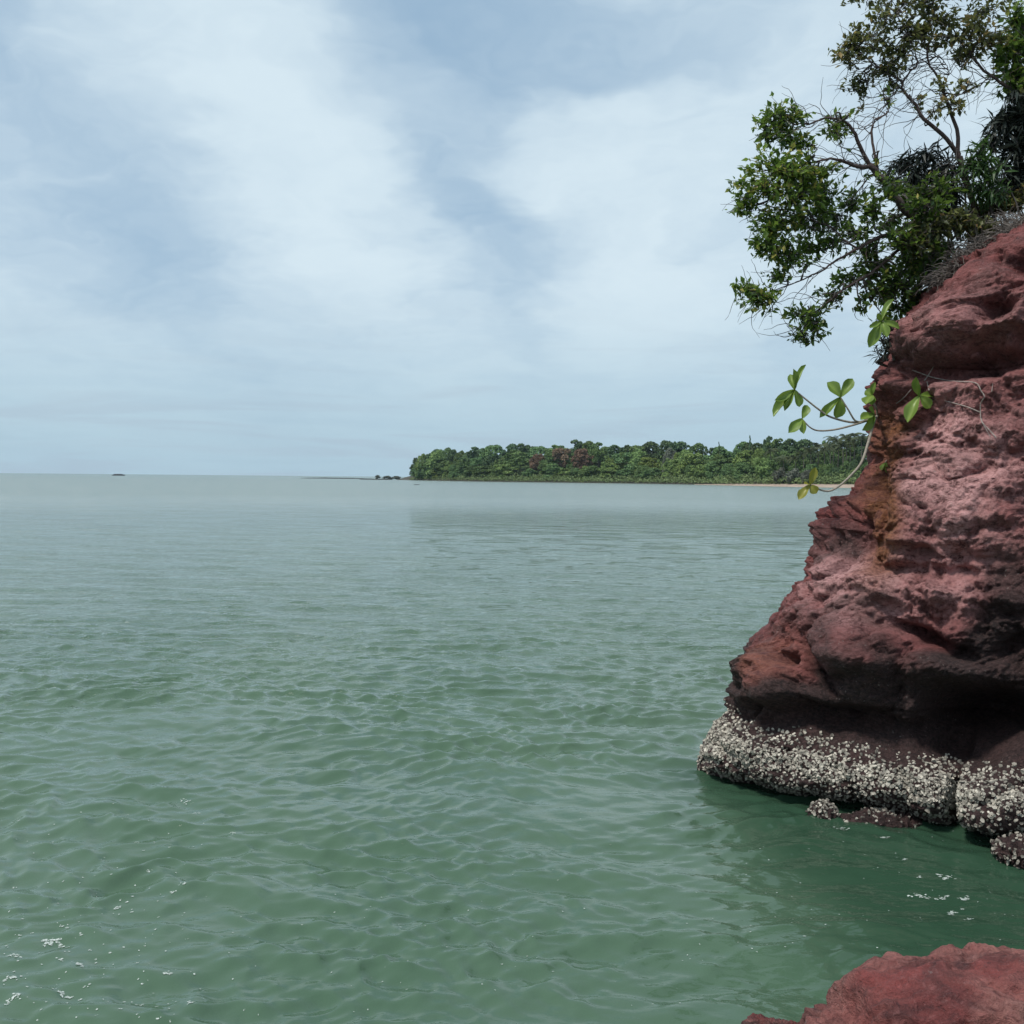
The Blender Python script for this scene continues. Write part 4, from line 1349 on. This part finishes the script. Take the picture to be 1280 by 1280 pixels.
def plant_headland():
    rg = random.Random(77)
    rows = ((520, (18, 50), (0.30, 0.55), ('dark', 'mid', 'light'), (5, 5, 1.2), (-0.03, 0.10), 55),
            (522, (16, 44), (0.40, 0.65), ('mid', 'light', 'dark'), (5, 2.5, 1.8), (0.18, 0.40), 34),
            (528, (14, 34), (0.40, 0.65), ('mid', 'light', 'dark'), (5, 2.6, 1.0), (0.42, 0.66), 18))
    for row, (px, ws, st, kinds, wts, drop, inl) in enumerate(rows):
        while px < 1120:
            w = rg.uniform(*ws)
            k = rg.choices(kinds, wts)[0]
            ty = top_y(px)
            sh = rg.choice((0, 1, 2, 3) if row == 0 else (0, 1, 2, 3, 0, 1, 2, 3, 4, 5))
            tip = np.clip((px - 514) / 50, 0.2, 1)
            w = min(w, 10 + (px - 512) * 0.6)
            far_tree(px, inl * tip, ty + (602 - ty) * rg.uniform(*drop), w, k, sh, woods_label(px, row, k, sh))
            px += w * rg.uniform(*st)
    # look-alikes in one stretch of the woods are told apart by their width
    same = {}
    for o in COL.objects:
        if o.get('group') == 'trees on the far headland':
            same.setdefault(o['label'], []).append(o)
    for lab, os_ in same.items():
        if len(os_) > 1:
            os_.sort(key=lambda q: q.scale[0])
            names = {2: ('narrower', 'wider'), 3: ('narrowest', 'middling', 'widest'), 4: ('narrowest', 'second narrowest', 'second widest', 'widest')}.get(len(os_))
            if names:
                for q, nm in zip(os_, names):
                    q['label'] = f'{nm} {lab}'
    # the ones that stand out
    far_tree(548, 30, 563, 34, 'light', 1, 'large light green tree near the tip of the far headland')
    far_tree(672, 25, 567, 26, 'rust', 2, 'rusty brown leaved tree with ragged crown on the far headland')
    far_tree(728, 30, 561, 34, 'rust', 3, 'wide rusty olive tree beside the other rusty tree on the headland')
    far_tree(705, 34, 560, 30, 'rust', 4, 'rusty flat topped tree between its two rusty neighbours on the headland')
    far_tree(798, 30, 562, 26, 'light', 0, 'bright yellow green rounded tree in the headland woods')
    far_tree(838, 30, 561, 24, 'grey', 1, 'pale grey green tree near the bright yellow green one')
    far_tree(898, 40, 552, 9, 'dark', 6, 'narrow dark column shaped tree on the headland skyline')
    far_tree(937, 42, 544, 12, 'dark', 6, 'spire shaped dark conifer rising above the headland skyline')
    for px, w, ty, nm in ((975, 20, 584, 'tallest'), (992, 22, 585, 'widest'), (1008, 16, 587, 'smallest')):
        far_tree(px, 9, ty, w, 'grey', 2, f'{nm} of the low grey green bushes at the back of the beach')


plant_headland()


def palm_proto():
    rg = random.Random(5)
    trunk = Tubes()
    trunk.add([(0, 0, -0.05), (0.02, 0, 0.3), (0.03, 0.01, 0.6), (0.0, 0.01, 0.86)], 0.013, 0.009, 7, n=12)
    tm = trunk.mesh('trunk', M_TRUNK_FAR)
    # one frond: a rib with drooping leaflets on both sides
    vs, fs, tn, k = [], [], [], 0
    n = 12
    for i in range(n):
        u = i / (n - 1)
        x, z = 0.27 * u, 0.09 * u - 0.20 * u * u
        for s in (-1, 1):
            w = 0.085 * math.sin(math.pi * min(1, 0.12 + u * 0.86))
            b0 = np.array([x, 0, z])
            b1 = np.array([x + 0.02, 0, z - 0.002])
            tip = np.array([x + 0.035, s * w, z - 0.05 - 0.02 * rg.random()])
            vs += [b0, b1, tip + [0.006, 0, 0], tip]
            fs.append((k, k + 1, k + 2, k + 3))
            tn += [0.3, 0.3, 0.8, 0.8]
            k += 4
    return tm, mesh_from('frond', np.array(vs), np.array(fs), canopy_material('palm_frond', (0.022, 0.040, 0.016), (0.125, 0.150, 0.060)), smooth=False, attrs={'tint': tn})


PALM_TRUNK, PALM_FROND = palm_proto()


def palm(px, inland, crown_y, label, seed, spread=1.0):
    rg = random.Random(seed)
    d = shore_dist(px) + inland
    z0 = np.interp(inland, [0, 14, 30, 60], [0.6, 1.4, 2.8, 5.8])
    h = EYE[2] + (horizon_y(px) - crown_y) * d / 1280 - z0
    root = link('palm_tree', None, loc=shore_pt(px, inland, z0), label=label, category='palm tree', group='coconut palms on the far headland')
    s = 13.0
    t = link('trunk', PALM_TRUNK, parent=root)
    t.scale = (s * 1.25, s * 1.25, h / 0.86)
    for i in range(15):
        f = link('frond', PALM_FROND, parent=root)
        f.location = (0, 0, h * 0.985)
        f.rotation_euler = (rg.uniform(-0.2, 0.2), rg.uniform(-0.75, 0.55), i * 2.399 + rg.uniform(-0.2, 0.2))
        f.scale = (s * spread,) * 3


PALM_LABELS = ['lone coconut palm set apart beside the dark conifer', 'low coconut palm directly above the tallest grey beach bush',
               'low coconut palm directly above the widest grey beach bush', 'low coconut palm above the smallest grey beach bush', 'coconut palm at the open end of the palm grove',
               'second coconut palm from the open end of the palm grove', 'third coconut palm from the open end of the grove, crown set low', 'fourth coconut palm from the open end of the grove, crown set low',
               'tall coconut palm rising over two low palms in the grove', 'tall coconut palm in the middle of the grove near the cliff', 'shortest coconut palm in the thick of the grove by the cliff',
               'tall slender coconut palm behind the shortest grove palm', 'tall coconut palm next to the tallest one in the grove', 'tallest coconut palm of the grove, partly behind the cliff',
               'coconut palm just past the tallest grove palm behind the cliff', 'last coconut palm of the grove hidden behind the cliff']
for i, (px, inl, cy) in enumerate(((962, 16, 562), (978, 14, 571), (993, 13, 571), (1003, 15, 566), (1012, 16, 562), (1021, 22, 556), (1029, 20, 561),
                                   (1036, 18, 557), (1040, 26, 546), (1046, 22, 550), (1052, 18, 556), (1056, 24, 545), (1061, 20, 549), (1066, 26, 542), (1075, 22, 546), (1090, 24, 548))):
    palm(px, inl, cy, PALM_LABELS[i], 200 + i)


def build_shore_scrub():
    """low unbroken belt of scrub along the shore: reads as one mass"""
    rg = np.random.default_rng(61)
    n = 15000
    px = rg.uniform(512, 1110, n)
    inl = rg.uniform(0, 1, n) ** 1.3 * 14 + 0.8 + 5 * np.clip((px - 880) / 120, 0, 1)
    topz = (4.0 + 2.0 * fbm(np.stack([px * 0.03, inl * 0.1, inl * 0], 1), 1.0, 3, seed=5)) * (0.35 + 0.9 * (inl / 14)) * np.clip((px - 505) / 25, 0.3, 1)
    d = shore_dist(px) + inl
    pos = np.array([shore_pt(a, b) for a, b in zip(px, inl)])
    pos[:, 2] = 0.25 + topz * (1 - rg.random(n) ** 2.2 * 0.75)
    nr = np.array([[-0.2, -0.6, 0.8]]) + rg.normal(0, 0.5, (n, 3))
    dirs = rg.normal(size=(n, 3)) * [1, 1, 0.6]
    L = rg.uniform(0.5, 1.2, n)
    link('shore_scrub', leaf_mesh('shore_scrub', pos, dirs, nr, L, L * 0.7, canopy_material('scrub_canopy', (0.080, 0.135, 0.042), (0.200, 0.285, 0.092)), np.clip(rg.normal(0.5, 0.25, n), 0, 1)),
         kind='stuff', label='low green scrub along the foot of the far headland', category='scrub')


build_shore_scrub()

M_FARROCK = plain_material('dark_sea_rock', (0.012, 0.013, 0.014), (0.030, 0.028, 0.027), 0.5)


def sea_spot(px, below, z=0.0):
    d = EYE[2] * 1280 / below
    g = P(px, horizon_y(px), 1.0) - EYE
    q = EYE + g * d
    return np.array([q[0], q[1], z]), d


def far_rock(px, below, wpx, hpx, seed, label, name='sea_rock', category='rock', depth_m=3.0):
    q, d = sea_spot(px, below)
    boulder(name, q, (wpx * d / 2560, depth_m, hpx * d / 1280), seed, label, n=30, mat=M_FARROCK, category=category, amp=1.8)


far_rock(148, 1.9, 16, 2.0, 71, 'lone low black rock out on the open horizon', depth_m=5)
far_rock(418, 3.1, 84, 1.0, 72, 'long thin strip of dark reef off the tip of the headland', name='reef', category='reef', depth_m=5)
far_rock(460, 3.9, 22, 1.1, 78, 'dark low rock where the reef meets the headland')
far_rock(478, 4.0, 26, 1.0, 79, 'flat dark rock under the grey scrub at the headland tip')
far_rock(521, 10.0, 8, 0.6, 80, 'dark log floating on the water before the headland', name='driftwood', category='log', depth_m=0.4)
for i, (px, w, ty) in enumerate(((472, 8, 594.2), (484, 14, 595), (496, 14, 595.2))):
    q, d = sea_spot(px, 3.95)
    root = link('scrub_bush', None, loc=q, label=('tallest small grey bush, next to the reef end', 'small grey bush between two others on the tip rocks', 'small grey bush next to the headland trees on the rocks')[i], category='bush', group='bushes at the headland tip')
    hgt = EYE[2] + (horizon_y(px) - ty) * d / 1280
    root.scale = (w * d / 1280, w * d / 1280, max(1.5, hgt) * 1.1)
    link('stem', FAR_TRUNK, parent=root)
    link('crown', crown_mesh(i, 'grey'), parent=root)

# ------------------------------------------------------------------ thin sea haze
def build_haze():
    x0, x1, y0, y1, z0, z1 = -1500, 1500, -60, 2400, -3.0, 46.0
    v = [(x, y, z) for z in (z0, z1) for y in (y0, y1) for x in (x0, x1)]
    f = [(0, 2, 3, 1), (4, 5, 7, 6), (0, 1, 5, 4), (1, 3, 7, 5), (3, 2, 6, 7), (2, 0, 4, 6)]
    m = bpy.data.materials.new('sea_haze')
    m.use_nodes = True
    t = NT(m.node_tree)
    out = t.n('ShaderNodeOutputMaterial')
    vol = t.n('ShaderNodeVolumePrincipled', {'Color': (0.66, 0.84, 1.0, 1), 'Density': 0.00005, 'Anisotropy': 0.2})
    t.t.links.new(vol.outputs[0], out.inputs['Volume'])
    link('haze', mesh_from('haze', v, np.array(f), m, smooth=False), kind='stuff', label='thin pale haze over the sea', category='haze')


build_haze()
